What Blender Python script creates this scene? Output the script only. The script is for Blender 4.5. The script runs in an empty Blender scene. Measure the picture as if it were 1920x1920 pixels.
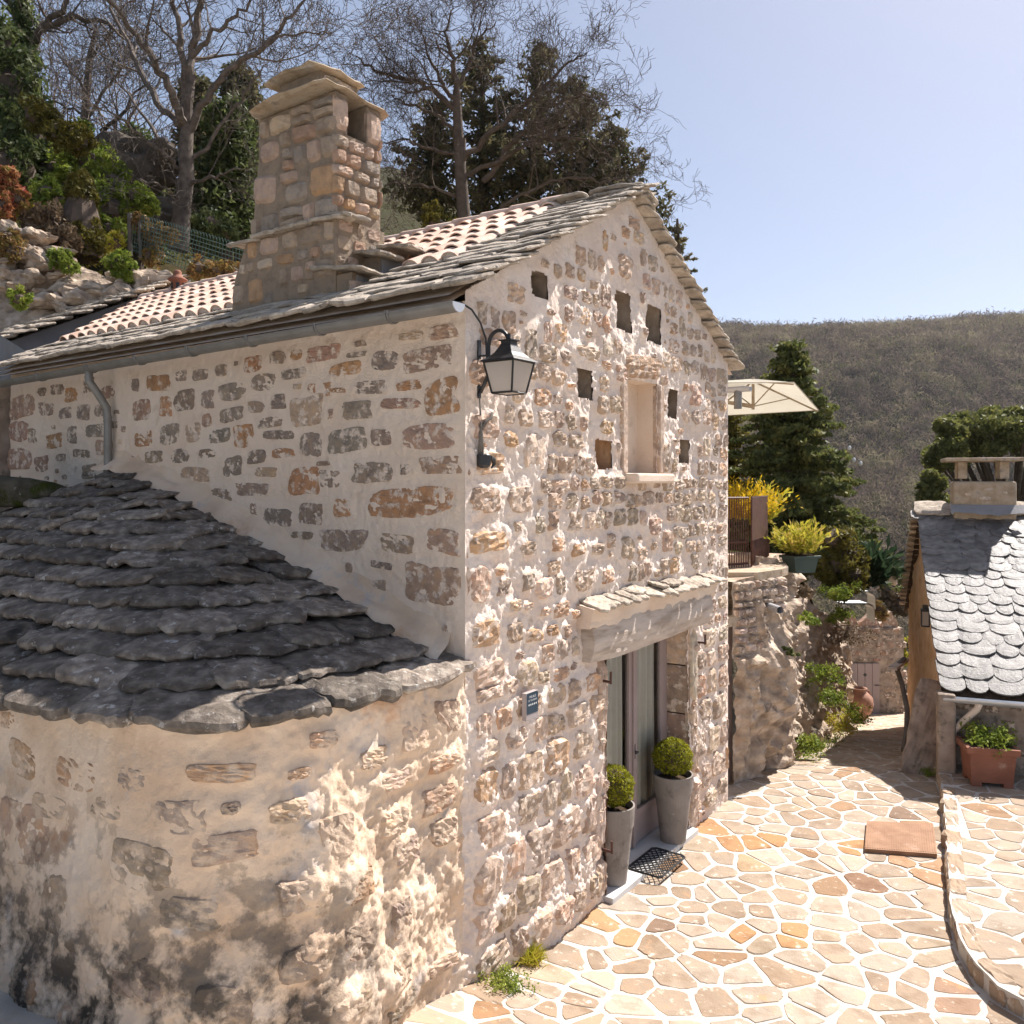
import bpy, math, random
import numpy as np
from mathutils import Vector, Matrix
R = math.radians
sc = bpy.context.scene
# ---------------------------------------------------------------- camera
cam = bpy.data.objects.new('camera', bpy.data.cameras.new('camera'))
sc.collection.objects.link(cam); sc.camera = cam
cam.location = (0, 0, 3.6); cam.rotation_euler = (R(90), 0, 0)
FOC = 1576.0
cam.data.sensor_width = 36; cam.data.lens = 36 * FOC / 1920
cam.data.shift_y = -55 / 1920
cam.data.clip_start = .1; cam.data.clip_end = 6000
# ---------------------------------------------------------------- sky and sun
SUN_AZ, SUN_EL = 51.0, 51.0
w = bpy.data.worlds.new('World'); sc.world = w; w.use_nodes = True
nt = w.node_tree; nt.nodes.clear()
sky = nt.nodes.new('ShaderNodeTexSky'); sky.sky_type = 'NISHITA'; sky.sun_disc = False
sky.sun_elevation = R(SUN_EL); sky.sun_rotation = R(SUN_AZ)
sky.air_density = .6; sky.dust_density = 1.3; sky.ozone_density = 4; sky.altitude = 600
bg = nt.nodes.new('ShaderNodeBackground'); bg.inputs['Strength'].default_value = 0.078
wo = nt.nodes.new('ShaderNodeOutputWorld')
hs = nt.nodes.new('ShaderNodeHueSaturation'); hs.inputs['Saturation'].default_value = 1.05; nt.links.new(sky.outputs[0], hs.inputs['Color'])
tn = nt.nodes.new('ShaderNodeMix'); tn.data_type = 'RGBA'; tn.blend_type = 'MULTIPLY'; tn.inputs[0].default_value = 1; tn.inputs[7].default_value = (1.07, .985, .93, 1)
gmn = nt.nodes.new('ShaderNodeGamma'); gmn.inputs[1].default_value = .62; nt.links.new(hs.outputs[0], gmn.inputs[0]); nt.links.new(gmn.outputs[0], tn.inputs[6]); nt.links.new(tn.outputs[2], bg.inputs[0]); nt.links.new(bg.outputs[0], wo.inputs[0])
sl = bpy.data.lights.new('sun', 'SUN'); sl.energy = 2.35; sl.angle = R(.53); sl.color = (1, .935, .88)
so = bpy.data.objects.new('sun', sl); sc.collection.objects.link(so)
sdir = Vector((math.sin(R(SUN_AZ)) * math.cos(R(SUN_EL)), math.cos(R(SUN_AZ)) * math.cos(R(SUN_EL)), math.sin(R(SUN_EL))))
so.rotation_euler = (-sdir).to_track_quat('-Z', 'Y').to_euler(); so.location = sdir * 60
sc.view_settings.view_transform = 'Standard'; sc.view_settings.look = 'None'
sc.view_settings.exposure = 2.18; sc.view_settings.gamma = 1
# ---------------------------------------------------------------- helpers
rng = np.random.default_rng(7); random.seed(7)
CZ = 3.6
def PX(px, py, y): return np.array([(px - 960) / FOC * y, y, CZ - (py - 905) / FOC * y])
C0 = np.array([-.333, 5.7, 0.]); LU = np.array([-.8101, .5863, 0.]); LV = np.array([-.5863, -.8101, 0.]); ZZ = np.array([0, 0, 1.])
def HP(u, v, z):                      # house frame: u along the eaves wall, v outwards from it
    u = np.asarray(u, float)[..., None]; v = np.asarray(v, float)[..., None]; z = np.asarray(z, float)[..., None]
    return C0 + u * LU + v * LV + z * ZZ
def uv_of(x, y):
    dx = x - C0[0]; dy = y - C0[1]
    return dx * LU[0] + dy * LU[1], dx * LV[0] + dy * LV[1]
def _h(i, j, k, s):
    n = (i * 374761393 + j * 668265263 + k * 1440662683 + s * 974634777) & 0xffffffff
    n = ((n ^ (n >> 13)) * 1274126177) & 0xffffffff
    n = ((n ^ (n >> 16)) * 2246822519) & 0xffffffff
    return ((n ^ (n >> 15)) & 0xffff) / 32767.5 - 1
def vnoise(P, s=0):
    P = np.asarray(P, float); f = np.floor(P); I = f.astype(np.int64); t = P - f; t = t * t * (3 - 2 * t)
    i, j, k = I[..., 0], I[..., 1], I[..., 2]; x, y, z = t[..., 0], t[..., 1], t[..., 2]
    def lp(a, b, w): return a + (b - a) * w
    c = [[[_h(i + a, j + b, k + d, s) for d in (0, 1)] for b in (0, 1)] for a in (0, 1)]
    return lp(lp(lp(c[0][0][0], c[1][0][0], x), lp(c[0][1][0], c[1][1][0], x), y),
              lp(lp(c[0][0][1], c[1][0][1], x), lp(c[0][1][1], c[1][1][1], x), y), z)
def fbm(P, sc_, oct=3, s=0, g=.5):
    P = np.asarray(P, float) / np.asarray(sc_, float); a = 1.; r = 0.
    for o in range(oct):
        r = r + a * vnoise(P * 2.03 ** o + 17.3 * o, s + o); a *= g
    return r
def mkmesh(name, V, Fs, smooth=False):
    V = np.asarray(V, np.float32).reshape(-1, 3)
    if isinstance(Fs, np.ndarray): Fs = [Fs]
    if len(Fs) and not isinstance(Fs[0], np.ndarray):
        by = {}
        for f in Fs: by.setdefault(len(f), []).append(f)
        Fs = [np.array(v) for v in by.values()]
    Fs = [f for f in Fs if len(f)]
    L = np.concatenate([f.ravel() for f in Fs]).astype(np.int32)
    tot = np.concatenate([np.full(len(f), f.shape[1]) for f in Fs]).astype(np.int32)
    st = np.concatenate([[0], np.cumsum(tot)[:-1]]).astype(np.int32)
    m = bpy.data.meshes.new(name); m.vertices.add(len(V)); m.vertices.foreach_set('co', V.ravel())
    m.loops.add(len(L)); m.loops.foreach_set('vertex_index', L)
    m.polygons.add(len(tot)); m.polygons.foreach_set('loop_start', st)
    m.polygons.foreach_set('use_smooth', np.full(len(tot), smooth, bool))
    m.update(calc_edges=True); return m
WL = {}                               # world location of parents (never rotated)
def tag(o, label=None, cat=None, group=None, kind=None):
    if label: o['label'] = label
    if cat: o['category'] = cat
    if group: o['group'] = group
    if kind: o['kind'] = kind
    return o
def thing(name, label, cat, loc=(0, 0, 0), group=None, parent=None, kind=None):
    o = bpy.data.objects.new(name, None); sc.collection.objects.link(o); o.empty_display_size = .2
    loc = np.array(loc, float); WL[o.name] = loc
    if parent is not None: o.parent = parent; o.location = loc - WL[parent.name]
    else: o.location = loc
    return tag(o, label, cat, group, kind)
def ob(name, V, Fs, mat, parent=None, org=None, smooth=False, color=None, bevel=0, **k):
    V = np.asarray(V, float).reshape(-1, 3)
    if org is None:
        org = np.array([(V[:, 0].min() + V[:, 0].max()) / 2, (V[:, 1].min() + V[:, 1].max()) / 2, V[:, 2].min()])
    org = np.array(org, float)
    m = mkmesh(name, V - org, Fs, smooth); m.materials.append(mat)
    o = bpy.data.objects.new(name, m); sc.collection.objects.link(o)
    if parent is not None: o.parent = parent; o.location = org - WL[parent.name]
    else: o.location = org
    WL[o.name] = org
    if color is not None: o.color = (*color, 1)
    if bevel:
        b = o.modifiers.new('bevel', 'BEVEL'); b.width = bevel; b.segments = 2; b.limit_method = 'ANGLE'
    return tag(o, **k)
class MB:
    def __init__(s): s.V = []; s.F = []; s.n = 0
    def add(s, V, F):
        V = np.asarray(V, float).reshape(-1, 3)
        if isinstance(F, np.ndarray): F = [F]
        if len(F) and not isinstance(F[0], np.ndarray):
            by = {}
            for f in F: by.setdefault(len(f), []).append(f)
            F = [np.array(v) for v in by.values()]
        for f in F:
            if len(f): s.F.append(f + s.n)
        s.V.append(V); s.n += len(V); return s
    def ob(s, name, mat, parent=None, **k):
        by = {}
        for f in s.F: by.setdefault(f.shape[1], []).append(f)
        return ob(name, np.concatenate(s.V), [np.concatenate(v) for v in by.values()], mat, parent, **k)
    def box(s, c, ax, ay, az):
        c, ax, ay, az = [np.asarray(q, float) for q in (c, ax, ay, az)]
        V = [c + i * ax + j * ay + k * az for i in (-1, 1) for j in (-1, 1) for k in (-1, 1)]
        F = np.array([[0, 1, 3, 2], [4, 6, 7, 5], [0, 4, 5, 1], [2, 3, 7, 6], [0, 2, 6, 4], [1, 5, 7, 3]])
        if np.dot(np.cross(ax, ay), az) < 0: F = F[:, ::-1]
        return s.add(V, F)
    def tube(s, P, r, n=8, cap=True):
        V, F = tube(P, r, n, cap); return s.add(V, F)
def tube(P, r, n=8, cap=True):
    P = np.asarray(P, float); m = len(P); r = np.broadcast_to(np.asarray(r, float), (m,))
    T = np.gradient(P, axis=0); T /= np.linalg.norm(T, axis=1)[:, None] + 1e-9
    up = np.array([0, 0, 1.]) if abs(T[0][2]) < .9 else np.array([1., 0, 0])
    a = np.cross(T[0], up); a /= np.linalg.norm(a); A = []
    for t in T:
        a = a - t * np.dot(a, t); a /= np.linalg.norm(a) + 1e-9; A.append(a)
    A = np.array(A); B = np.cross(T, A); th = np.arange(n) / n * 2 * np.pi
    V = P[:, None] + r[:, None, None] * (np.cos(th)[None, :, None] * A[:, None] + np.sin(th)[None, :, None] * B[:, None])
    i = np.arange(m - 1)[:, None] * n + np.arange(n)[None]; j = np.arange(m - 1)[:, None] * n + (np.arange(n)[None] + 1) % n
    F = np.stack([i, j, j + n, i + n], -1).reshape(-1, 4); V = V.reshape(-1, 3)
    if not cap: return V, [F]
    return V, [F, np.arange(n)[::-1][None], (np.arange(n) + (m - 1) * n)[None]]
def lathe(prof, c, n=24):
    prof = np.asarray(prof, float); th = np.arange(n) / n * 2 * np.pi
    V = np.stack([prof[:, 0:1] * np.cos(th), prof[:, 0:1] * np.sin(th), np.repeat(prof[:, 1:2], n, 1)], -1) + np.asarray(c, float)
    m = len(prof); i = np.arange(m - 1)[:, None] * n + np.arange(n)[None]; j = np.arange(m - 1)[:, None] * n + (np.arange(n)[None] + 1) % n
    return V.reshape(-1, 3), np.stack([i, j, j + n, i + n], -1).reshape(-1, 4)
def grid_faces(ny, nx, mask=None):
    i = np.arange(ny - 1)[:, None] * nx + np.arange(nx - 1)[None]
    F = np.stack([i, i + 1, i + nx + 1, i + nx], -1)
    return F[mask] if mask is not None else F.reshape(-1, 4)
def compact(V, F):
    V = V.reshape(-1, 3); u, inv = np.unique(F, return_inverse=True); return V[u], inv.reshape(F.shape)
def nz(v): v = np.asarray(v, float); return v / (np.linalg.norm(v) + 1e-12)
# ---------------------------------------------------------------- materials
def pm(name, cols, scale=3., rough=.9, bump=.0, bscale=30., objcol=False, patches=(), metallic=0, spec=.3, transl=None, stretch=None, detail=6, rand=0):
    """procedural material: base colour ramp over world-space noise, extra patches (colour, scale, lo, hi[, zlo, zhi])"""
    m = bpy.data.materials.new(name); m.use_nodes = True; nt = m.node_tree; N = nt.nodes; L = nt.links
    b = N['Principled BSDF']; b.inputs['Roughness'].default_value = rough; b.inputs['Metallic'].default_value = metallic
    b.inputs['Specular IOR Level'].default_value = spec if rough < .99 else 0
    g = N.new('ShaderNodeNewGeometry'); pos = g.outputs['Position']
    if stretch:
        mp = N.new('ShaderNodeMapping'); mp.inputs['Scale'].default_value = stretch; L.new(pos, mp.inputs[0]); pos = mp.outputs[0]
    def noise(s, d=detail, r=.55):
        n = N.new('ShaderNodeTexNoise'); n.inputs['Scale'].default_value = s; n.inputs['Detail'].default_value = d
        n.inputs['Roughness'].default_value = r; L.new(pos, n.inputs['Vector']); return n.outputs['Fac']
    rp = N.new('ShaderNodeValToRGB'); e = rp.color_ramp.elements
    while len(e) < len(cols): e.new(.5)
    for i, c in enumerate(cols):
        e[i].position = .32 + .36 * i / max(1, len(cols) - 1); e[i].color = (*c, 1)
    L.new(noise(scale), rp.inputs[0]); col = rp.outputs[0]
    if objcol:
        oi = N.new('ShaderNodeObjectInfo'); mx = N.new('ShaderNodeMix'); mx.data_type = 'RGBA'; mx.blend_type = 'MULTIPLY'
        mx.inputs[0].default_value = 1; L.new(col, mx.inputs[6]); L.new(oi.outputs['Color'], mx.inputs[7]); col = mx.outputs[2]
    for p in patches:
        c, s, lo, hi = p[:4]
        mr = N.new('ShaderNodeMapRange'); mr.inputs[1].default_value = lo; mr.inputs[2].default_value = hi; L.new(noise(s, 8, .65), mr.inputs[0]); f = mr.outputs[0]
        if len(p) > 4:
            sx = N.new('ShaderNodeSeparateXYZ'); L.new(g.outputs['Position'], sx.inputs[0])
            m2 = N.new('ShaderNodeMapRange'); m2.inputs[1].default_value = p[4]; m2.inputs[2].default_value = p[5]; L.new(sx.outputs[2], m2.inputs[0])
            ad = N.new('ShaderNodeMath'); ad.operation = 'ADD'; L.new(f, ad.inputs[0]); L.new(m2.outputs[0], ad.inputs[1])
            sb = N.new('ShaderNodeMath'); sb.operation = 'SUBTRACT'; sb.use_clamp = True; L.new(ad.outputs[0], sb.inputs[0]); sb.inputs[1].default_value = 1.; f = sb.outputs[0]
            if len(p) > 6:
                m3 = N.new('ShaderNodeMapRange'); m3.inputs[1].default_value = p[6]; m3.inputs[2].default_value = p[7]; L.new(sx.outputs[0], m3.inputs[0])
                mu = N.new('ShaderNodeMath'); mu.operation = 'MULTIPLY'; L.new(f, mu.inputs[0]); L.new(m3.outputs[0], mu.inputs[1]); f = mu.outputs[0]
        mx = N.new('ShaderNodeMix'); mx.data_type = 'RGBA'; L.new(f, mx.inputs[0]); L.new(col, mx.inputs[6]); mx.inputs[7].default_value = (*c, 1); col = mx.outputs[2]
    if rand:
        oi = N.new('ShaderNodeObjectInfo'); mr = N.new('ShaderNodeMapRange'); mr.inputs[3].default_value = 1 - rand; mr.inputs[4].default_value = 1 + rand
        L.new(oi.outputs['Random'], mr.inputs[0]); mx = N.new('ShaderNodeMix'); mx.data_type = 'RGBA'; mx.blend_type = 'MULTIPLY'; mx.inputs[0].default_value = 1
        L.new(col, mx.inputs[6]); L.new(mr.outputs[0], mx.inputs[7]); col = mx.outputs[2]
    L.new(col, b.inputs['Base Color'])
    if bump:
        bn = N.new('ShaderNodeBump'); bn.inputs['Strength'].default_value = bump; bn.inputs['Distance'].default_value = .02
        n1 = noise(bscale, 8, .7); L.new(n1, bn.inputs['Height']); L.new(bn.outputs[0], b.inputs['Normal'])
    if transl:
        t = N.new('ShaderNodeBsdfTranslucent'); ms = N.new('ShaderNodeMixShader'); ms.inputs[0].default_value = transl
        L.new(col, t.inputs[0]); L.new(b.outputs[0], ms.inputs[1]); L.new(t.outputs[0], ms.inputs[2]); L.new(ms.outputs[0], N['Material Output'].inputs[0])
    return m
STONEC = dict(G=(.285, .225, .18), B=(.30, .225, .17), O=(.43, .245, .13), R=(.38, .25, .185), T=(.46, .335, .235), W=(.54, .44, .35), D=(.13, .115, .10), P=(.48, .36, .28))
M = {}
M['stone'] = pm('rubble_stone', [(.72, .70, .68), (1, 1, 1), (1.2, 1.1, .95)], 14, .92, .9, 28, objcol=True, patches=[((.26, .20, .155), 9, .60, .75), ((.66, .54, .44), 13, .51, .60), ((.5, .44, .38), 60, .62, .7)])
M['stone_c'] = pm('chimney_rubble', [(.78, .74, .70), (1, 1, 1), (1.15, 1.08, .98)], 12, .92, 1., 30, objcol=True, patches=[((.24, .185, .14), 8, .62, .78)])
M['flag'] = pm('flagstone', [(.78, .72, .66), (1, 1, 1), (1.12, 1.06, 1.0)], 5, .85, .5, 18, objcol=True, patches=[((.50, .27, .12), 3.2, .60, .78), ((.62, .54, .45), 11, .58, .7)])
M['joint'] = pm('white_joint_mortar', [(.44, .40, .35), (.58, .55, .50)], 4, .9, .5, 40, patches=[((.36, .30, .24), 2.2, .56, .75)])
M['mortar'] = pm('lime_mortar', [(.77, .61, .475), (.85, .71, .58)], 2.5, .95, .9, 70, patches=[((.60, .44, .31), 5, .56, .78)])
M['mortar_g'] = pm('rough_lime_mortar', [(.74, .60, .50), (.88, .77, .68)], 4, .95, 1., 38, patches=[((.56, .44, .34), 8, .56, .74)])
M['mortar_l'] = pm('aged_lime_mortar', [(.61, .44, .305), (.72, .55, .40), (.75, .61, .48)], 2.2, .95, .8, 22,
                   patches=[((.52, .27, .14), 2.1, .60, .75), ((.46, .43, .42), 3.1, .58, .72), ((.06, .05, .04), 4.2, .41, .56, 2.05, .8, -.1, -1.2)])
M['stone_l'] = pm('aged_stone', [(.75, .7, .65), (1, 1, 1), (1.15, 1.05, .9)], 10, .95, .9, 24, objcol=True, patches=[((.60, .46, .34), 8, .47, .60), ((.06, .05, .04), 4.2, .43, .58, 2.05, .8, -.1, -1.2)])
M['slate_d'] = pm('dark_limestone_slate', [(.115, .092, .072), (.195, .16, .13), (.34, .29, .235)], 11, .88, 1., 30, rand=.45,
                  patches=[((.45, .42, .38), 16, .59, .66), ((.45, .43, .41), 4.2, .66, .70), ((.045, .038, .03), 2.5, .58, .7)])
M['slate_l'] = pm('pale_limestone_slate', [(.28, .235, .185), (.42, .355, .285), (.54, .47, .385)], 9, .88, .9, 24, rand=.2, patches=[((.14, .125, .11), 14, .58, .7)])
M['slate_s'] = pm('scale_slate', [(.085, .076, .070), (.14, .13, .12), (.20, .185, .17)], 9, .5, .7, 30, rand=.3, patches=[((.4, .4, .4), 16, .64, .7)], spec=.6)
M['tile'] = pm('terracotta_tile', [(.52, .34, .25), (.64, .46, .36), (.72, .58, .48)], 7, .8, .3, 40, rand=.18, patches=[((.25, .17, .13), 12, .64, .74)])
M['zinc'] = pm('zinc', [(.20, .19, .175), (.26, .25, .235)], 6, .5, .1, 30, metallic=.35)
M['zinc_l'] = pm('bright_zinc', [(.45, .46, .48), (.55, .56, .58)], 6, .4, metallic=.5)
M['iron'] = pm('black_iron', [(.012, .012, .014), (.025, .024, .024)], 20, .45, .1, 60, spec=.5)
M['rustiron'] = pm('brown_iron', [(.06, .028, .02), (.11, .05, .035)], 12, .6, .2, 60)
M['rust'] = pm('rusty_steel', [(.23, .12, .065), (.33, .19, .11)], 6, .7, .3, 40, patches=[((.42, .28, .2), 5, .6, .75)])
M['wood'] = pm('weathered_oak', [(.36, .29, .23), (.52, .44, .37), (.58, .50, .43)], 3, .85, .7, 8, stretch=(1, 1, 5), patches=[((.40, .24, .12), 1.4, .62, .8)])
M['wood_d'] = pm('dark_wood', [(.10, .085, .07), (.16, .14, .12)], 5, .85, .5, 16)
M['paint'] = pm('mauve_grey_paint', [(.30, .235, .22), (.34, .27, .25)], 3, .55, .1, 60)
M['opal'] = pm('opal_glass', [(.62, .56, .50), (.68, .62, .56)], 3, .35, transl=.5)
M['curtain'] = pm('white_curtain', [(.84, .77, .66), (.88, .82, .72)], 3, .9, transl=.25)
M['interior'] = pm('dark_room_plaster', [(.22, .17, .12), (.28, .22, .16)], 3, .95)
M['fibre'] = pm('grey_planter', [(.20, .175, .155), (.28, .25, .22)], 5, .8, .3, 30, patches=[((.11, .095, .08), 6, .54, .7), ((.38, .34, .30), 9, .62, .74)])
M['terra'] = pm('terracotta_pot', [(.20, .08, .05), (.27, .115, .072)], 5, .8, .3, 40, patches=[((.40, .27, .2), 7, .60, .76)])
M['terra_d'] = pm('old_terracotta', [(.24, .12, .08), (.36, .2, .14)], 8, .8, .3, 30)
M['greenpot'] = pm('dark_green_pot', [(.05, .075, .065), (.07, .10, .085)], 5, .5)
M['soil'] = pm('soil', [(.05, .035, .025), (.09, .065, .045)], 30, 1, .8, 60)
M['rubber'] = pm('black_rubber', [(.02, .02, .02), (.04, .038, .035)], 20, .7)
M['marble'] = pm('threshold_stone', [(.50, .49, .48), (.60, .59, .57)], 5, .7, .1, 30)
M['navy'] = pm('navy_enamel', [(.012, .035, .06), (.016, .045, .075)], 5, .35, spec=.5)
M['whitep'] = pm('white_print', [(.62, .62, .62), (.7, .7, .7)], 5, .5)
M['greyp'] = pm('grey_plate', [(.33, .29, .28), (.38, .34, .33)], 5, .5)
M['canvas'] = pm('cream_canvas', [(.58, .53, .43), (.62, .57, .47)], 3, .9, transl=.4)
M['rock'] = pm('limestone_rock', [(.24, .18, .13), (.42, .325, .24), (.60, .49, .385)], 6, .95, 1., 14, patches=[((.13, .11, .09), 4, .58, .7), ((.45, .30, .2), 2.5, .6, .75)])
M['rock_dark'] = pm('dark_outcrop', [(.05, .04, .03), (.10, .08, .062), (.15, .12, .095)], 2, .95, 1., 9)
M['niche'] = pm('shaded_niche_rubble', [(.26, .195, .14), (.40, .31, .23), (.50, .40, .31)], 6, .95, 1., 14)  # darker than the wall: shade inside the niches put into the colour
M['rock_d'] = pm('dark_old_stone', [(.20, .155, .12), (.33, .26, .205), (.42, .34, .27)], 5, .95, 1., 14, patches=[((.08, .07, .055), 4, .56, .7)])  # darker brown stone with scattered blackish patches
M['ochre'] = pm('ochre_render', [(.50, .30, .155), (.62, .40, .235), (.70, .49, .32)], 6, .95, 1., 18, patches=[((.42, .33, .25), 4, .6, .75)], stretch=(1, 1, .45))
M['render'] = pm('grey_render', [(.22, .215, .22), (.30, .295, .30)], 2, .95, .3, 30)
M['ground'] = pm('hillside_ground', [(.018, .018, .008), (.045, .036, .02), (.055, .052, .022)], .9, 1, .9, 3, patches=[((.05, .065, .02), 1.1, .5, .65)])
M['bark'] = pm('grey_bark', [(.085, .068, .056), (.19, .155, .13)], 8, .95, .8, 30)
M['bark_d'] = pm('brown_bark', [(.075, .055, .042), (.14, .105, .08)], 6, .95, .8, 30)
M['twigbrown'] = pm('dry_twigs', [(.14, .10, .07), (.24, .175, .125)], 6, .95)
def leafm(name, cols, s=5, t=.35, sp=.2): return pm(name, cols, s, .6 if sp else 1., transl=t, spec=sp, detail=3)
M['box'] = leafm('boxwood_leaf', [(.07, .09, .01), (.25, .26, .02), (.46, .40, .03)], 45)
M['cedar'] = leafm('cedar_needle', [(.05, .068, .022), (.13, .15, .045), (.26, .25, .08)], 4)
M['cypress'] = leafm('dark_conifer', [(.05, .056, .028), (.12, .115, .06), (.24, .20, .11)], 3, .35, .05)
M['pine'] = leafm('pine_needle', [(.07, .085, .022), (.15, .16, .045), (.26, .25, .08)], 5)
M['ivy'] = leafm('ivy_leaf', [(.03, .045, .015), (.075, .10, .03), (.20, .22, .09)], 4)
M['green'] = leafm('bright_leaf', [(.08, .12, .02), (.19, .25, .035), (.34, .37, .07)], 6)
M['olive'] = leafm('olive_conifer', [(.06, .055, .012), (.13, .115, .022), (.2, .17, .035)], 6)
M['redleaf'] = leafm('red_leaf', [(.34, .08, .05), (.40, .18, .08), (.24, .22, .05)], 5)
M['rusty'] = leafm('rusty_hedge', [(.14, .09, .03), (.26, .16, .06), (.18, .17, .04)], 7)
M['yellow'] = leafm('forsythia_flower', [(.50, .32, .01), (.72, .50, .02)], 8)
M['yelgreen'] = leafm('yellow_green_leaf', [(.22, .24, .03), (.48, .44, .05), (.55, .38, .12)], 9)
M['yucca'] = leafm('yucca_leaf', [(.02, .04, .02), (.05, .08, .035)], 6)
M['dryleaf'] = leafm('dry_scrub', [(.13, .09, .055), (.22, .16, .10)], 6)
M['wood_far'] = leafm('bare_woodland', [(.07, .052, .042), (.17, .13, .10), (.27, .235, .14)], .09, .35, .0)
M['wood_far2'] = leafm('budding_woodland', [(.10, .11, .045), (.24, .22, .09)], .05, .35, .0)
M['moss'] = pm('mossy_rock', [(.05, .045, .035), (.10, .09, .07)], 9, 1, .9, 18, patches=[((.035, .045, .01), 6, .48, .6), ((.3, .29, .27), 20, .62, .7)])
# clear window glass
gm = bpy.data.materials.new('window_glass'); gm.use_nodes = True; n_ = gm.node_tree.nodes; l_ = gm.node_tree.links; n_.clear()
o_ = n_.new('ShaderNodeOutputMaterial'); mx_ = n_.new('ShaderNodeMixShader'); fr_ = n_.new('ShaderNodeFresnel'); fr_.inputs[0].default_value = 1.5
tr_ = n_.new('ShaderNodeBsdfTransparent'); tr_.inputs[0].default_value = (.95, .97, .96, 1); gl_ = n_.new('ShaderNodeBsdfGlossy'); gl_.inputs['Roughness'].default_value = .02
l_.new(fr_.outputs[0], mx_.inputs[0]); l_.new(tr_.outputs[0], mx_.inputs[1]); l_.new(gl_.outputs[0], mx_.inputs[2]); l_.new(mx_.outputs[0], o_.inputs[0]); M['glass'] = gm
# ---------------------------------------------------------------- ground and heights
def softp(x, k): return np.where(x > 8 * k, x, k * np.log1p(np.exp(np.clip(x / k, -30, 30))))
def sstep(a, b, x): t = np.clip((x - a) / (b - a), 0, 1); return t * t * (3 - 2 * t)
def G(x, y):                           # paved courtyard and path
    u, v = uv_of(x, y)
    return .2 * softp(np.minimum(v, 4.5) + .9, .12) - .2 * softp(y - 10.5, .25)
def T(x, y):                           # open ground
    x = np.asarray(x, float); y = np.asarray(y, float)
    b = G(x, np.minimum(y, 21)) - .4; b = np.minimum(b, .9)
    val = -.42 * np.clip(y - 22, 0, 105)
    s = -.75 * x + .66 * y
    m = 1 - sstep(-.22, .25, x / np.maximum(np.abs(y), 8))
    hl = np.maximum(0, s - 9.2); hl = 34 * (1 - np.exp(-hl / 34)) * m
    P = np.stack([x, y, x * 0], -1)
    far = sstep(150, 455, y) * (132 + 5 * fbm(P, 95, 3, 5)) * (1 - .35 * sstep(470, 1200, y)) * sstep(-260, -40, x + .1 * y)
    far = far + sstep(180, 300, y) * 5 * fbm(P, 60, 2, 8)
    far = far + .5 * sstep(-3000, 900, x - 150) * 0
    return b + np.where(m > 0, val * (1 - m) + 0 * m, val) + hl + far + .12 * fbm(P, 3, 2, 3) * sstep(0, 3, hl)
def axis(lo, hi, knots):
    return np.unique(np.concatenate([np.arange(a, b, st) for a, b, st in knots]))
gx = axis(0, 0, [(-1500, -60, 60), (-60, -24, 4), (-24, 16, .8), (16, 60, 3), (60, 420, 12), (420, 1600, 60)])
gy = axis(0, 0, [(-1200, -20, 80), (-20, 3, 4), (3, 40, .8), (40, 140, 4), (140, 520, 10), (520, 2400, 80)])
X, Y = np.meshgrid(gx, gy)
ob('ground', np.stack([X, Y, T(X, Y)], -1), grid_faces(len(gy), len(gx)), M['ground'], org=(0, 0, 0), smooth=True, kind='structure')
# paved courtyard running into the path
cx = np.arange(-6, 12.2, .15); cy = np.r_[np.arange(-14, 1.5, 1.), np.arange(1.5, 21.6, .15)]; cx = np.r_[np.arange(-16, -6, 1.), cx]; X, Y = np.meshgrid(cx, cy)  # pale sheet also runs on unseen behind the camera, added to bounce light
P = np.stack([X, Y, G(X, Y)], -1); P[..., 2] += .003 * fbm(P, .25, 2, 4)
uu, vv = uv_of(X, Y)
fm = ((Y < 10.6) | (X > 2.3))[:-1, :-1]
V, F = compact(P, grid_faces(len(cy), len(cx), fm))
court = ob('courtyard', V, F, M['joint'], org=(0, 0, 0), smooth=True, kind='structure')
KERB = np.array([(5.12, 10.1), (4.92, 9.6), (4.74, 9.22), (4.095, 7.89), (3.61, 6.9), (3.42, 6.41), (3.345, 6.06), (3.37, 5.8), (3.46, 5.6), (3.62, 5.42), (3.9, 5.2), (4.4, 4.95), (5.2, 4.7), (8, 4.2)])
def kerbx(y): return np.interp(y, KERB[::-1][4:, 1], KERB[::-1][4:, 0])
CLIFF = np.array([(2.62, 10.0), (3.42, 10.66), (3.8, 11.3), (4.65, 13.), (5.75, 15.), (6.95, 17.2), (8.0, 19.6)])
def cliffx(y): return np.interp(y, CLIFF[:, 1], CLIFF[:, 0])
QB = np.array([5.3, 10.25, 0]); QA = nz([.929, -.37, 0]); QC = nz([.37, .929, 0])     # right-hand house frame
def clip(poly, p, n):
    out = []
    for i in range(len(poly)):
        a, b = poly[i], poly[(i + 1) % len(poly)]; da, db = np.dot(a - p, n), np.dot(b - p, n)
        if da <= 0: out.append(a)
        if (da < 0) != (db < 0) and abs(da - db) > 1e-12: out.append(a + (b - a) * da / (da - db))
    return out
def roundpoly(poly, k=2):
    for _ in range(k):
        q = []
        for i in range(len(poly)):
            a, b = poly[i], poly[(i + 1) % len(poly)]; f = .25 if _ else .13
            q += [a * (1 - f) + b * f, a * f + b * (1 - f)]
        poly = q
    return poly
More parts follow.
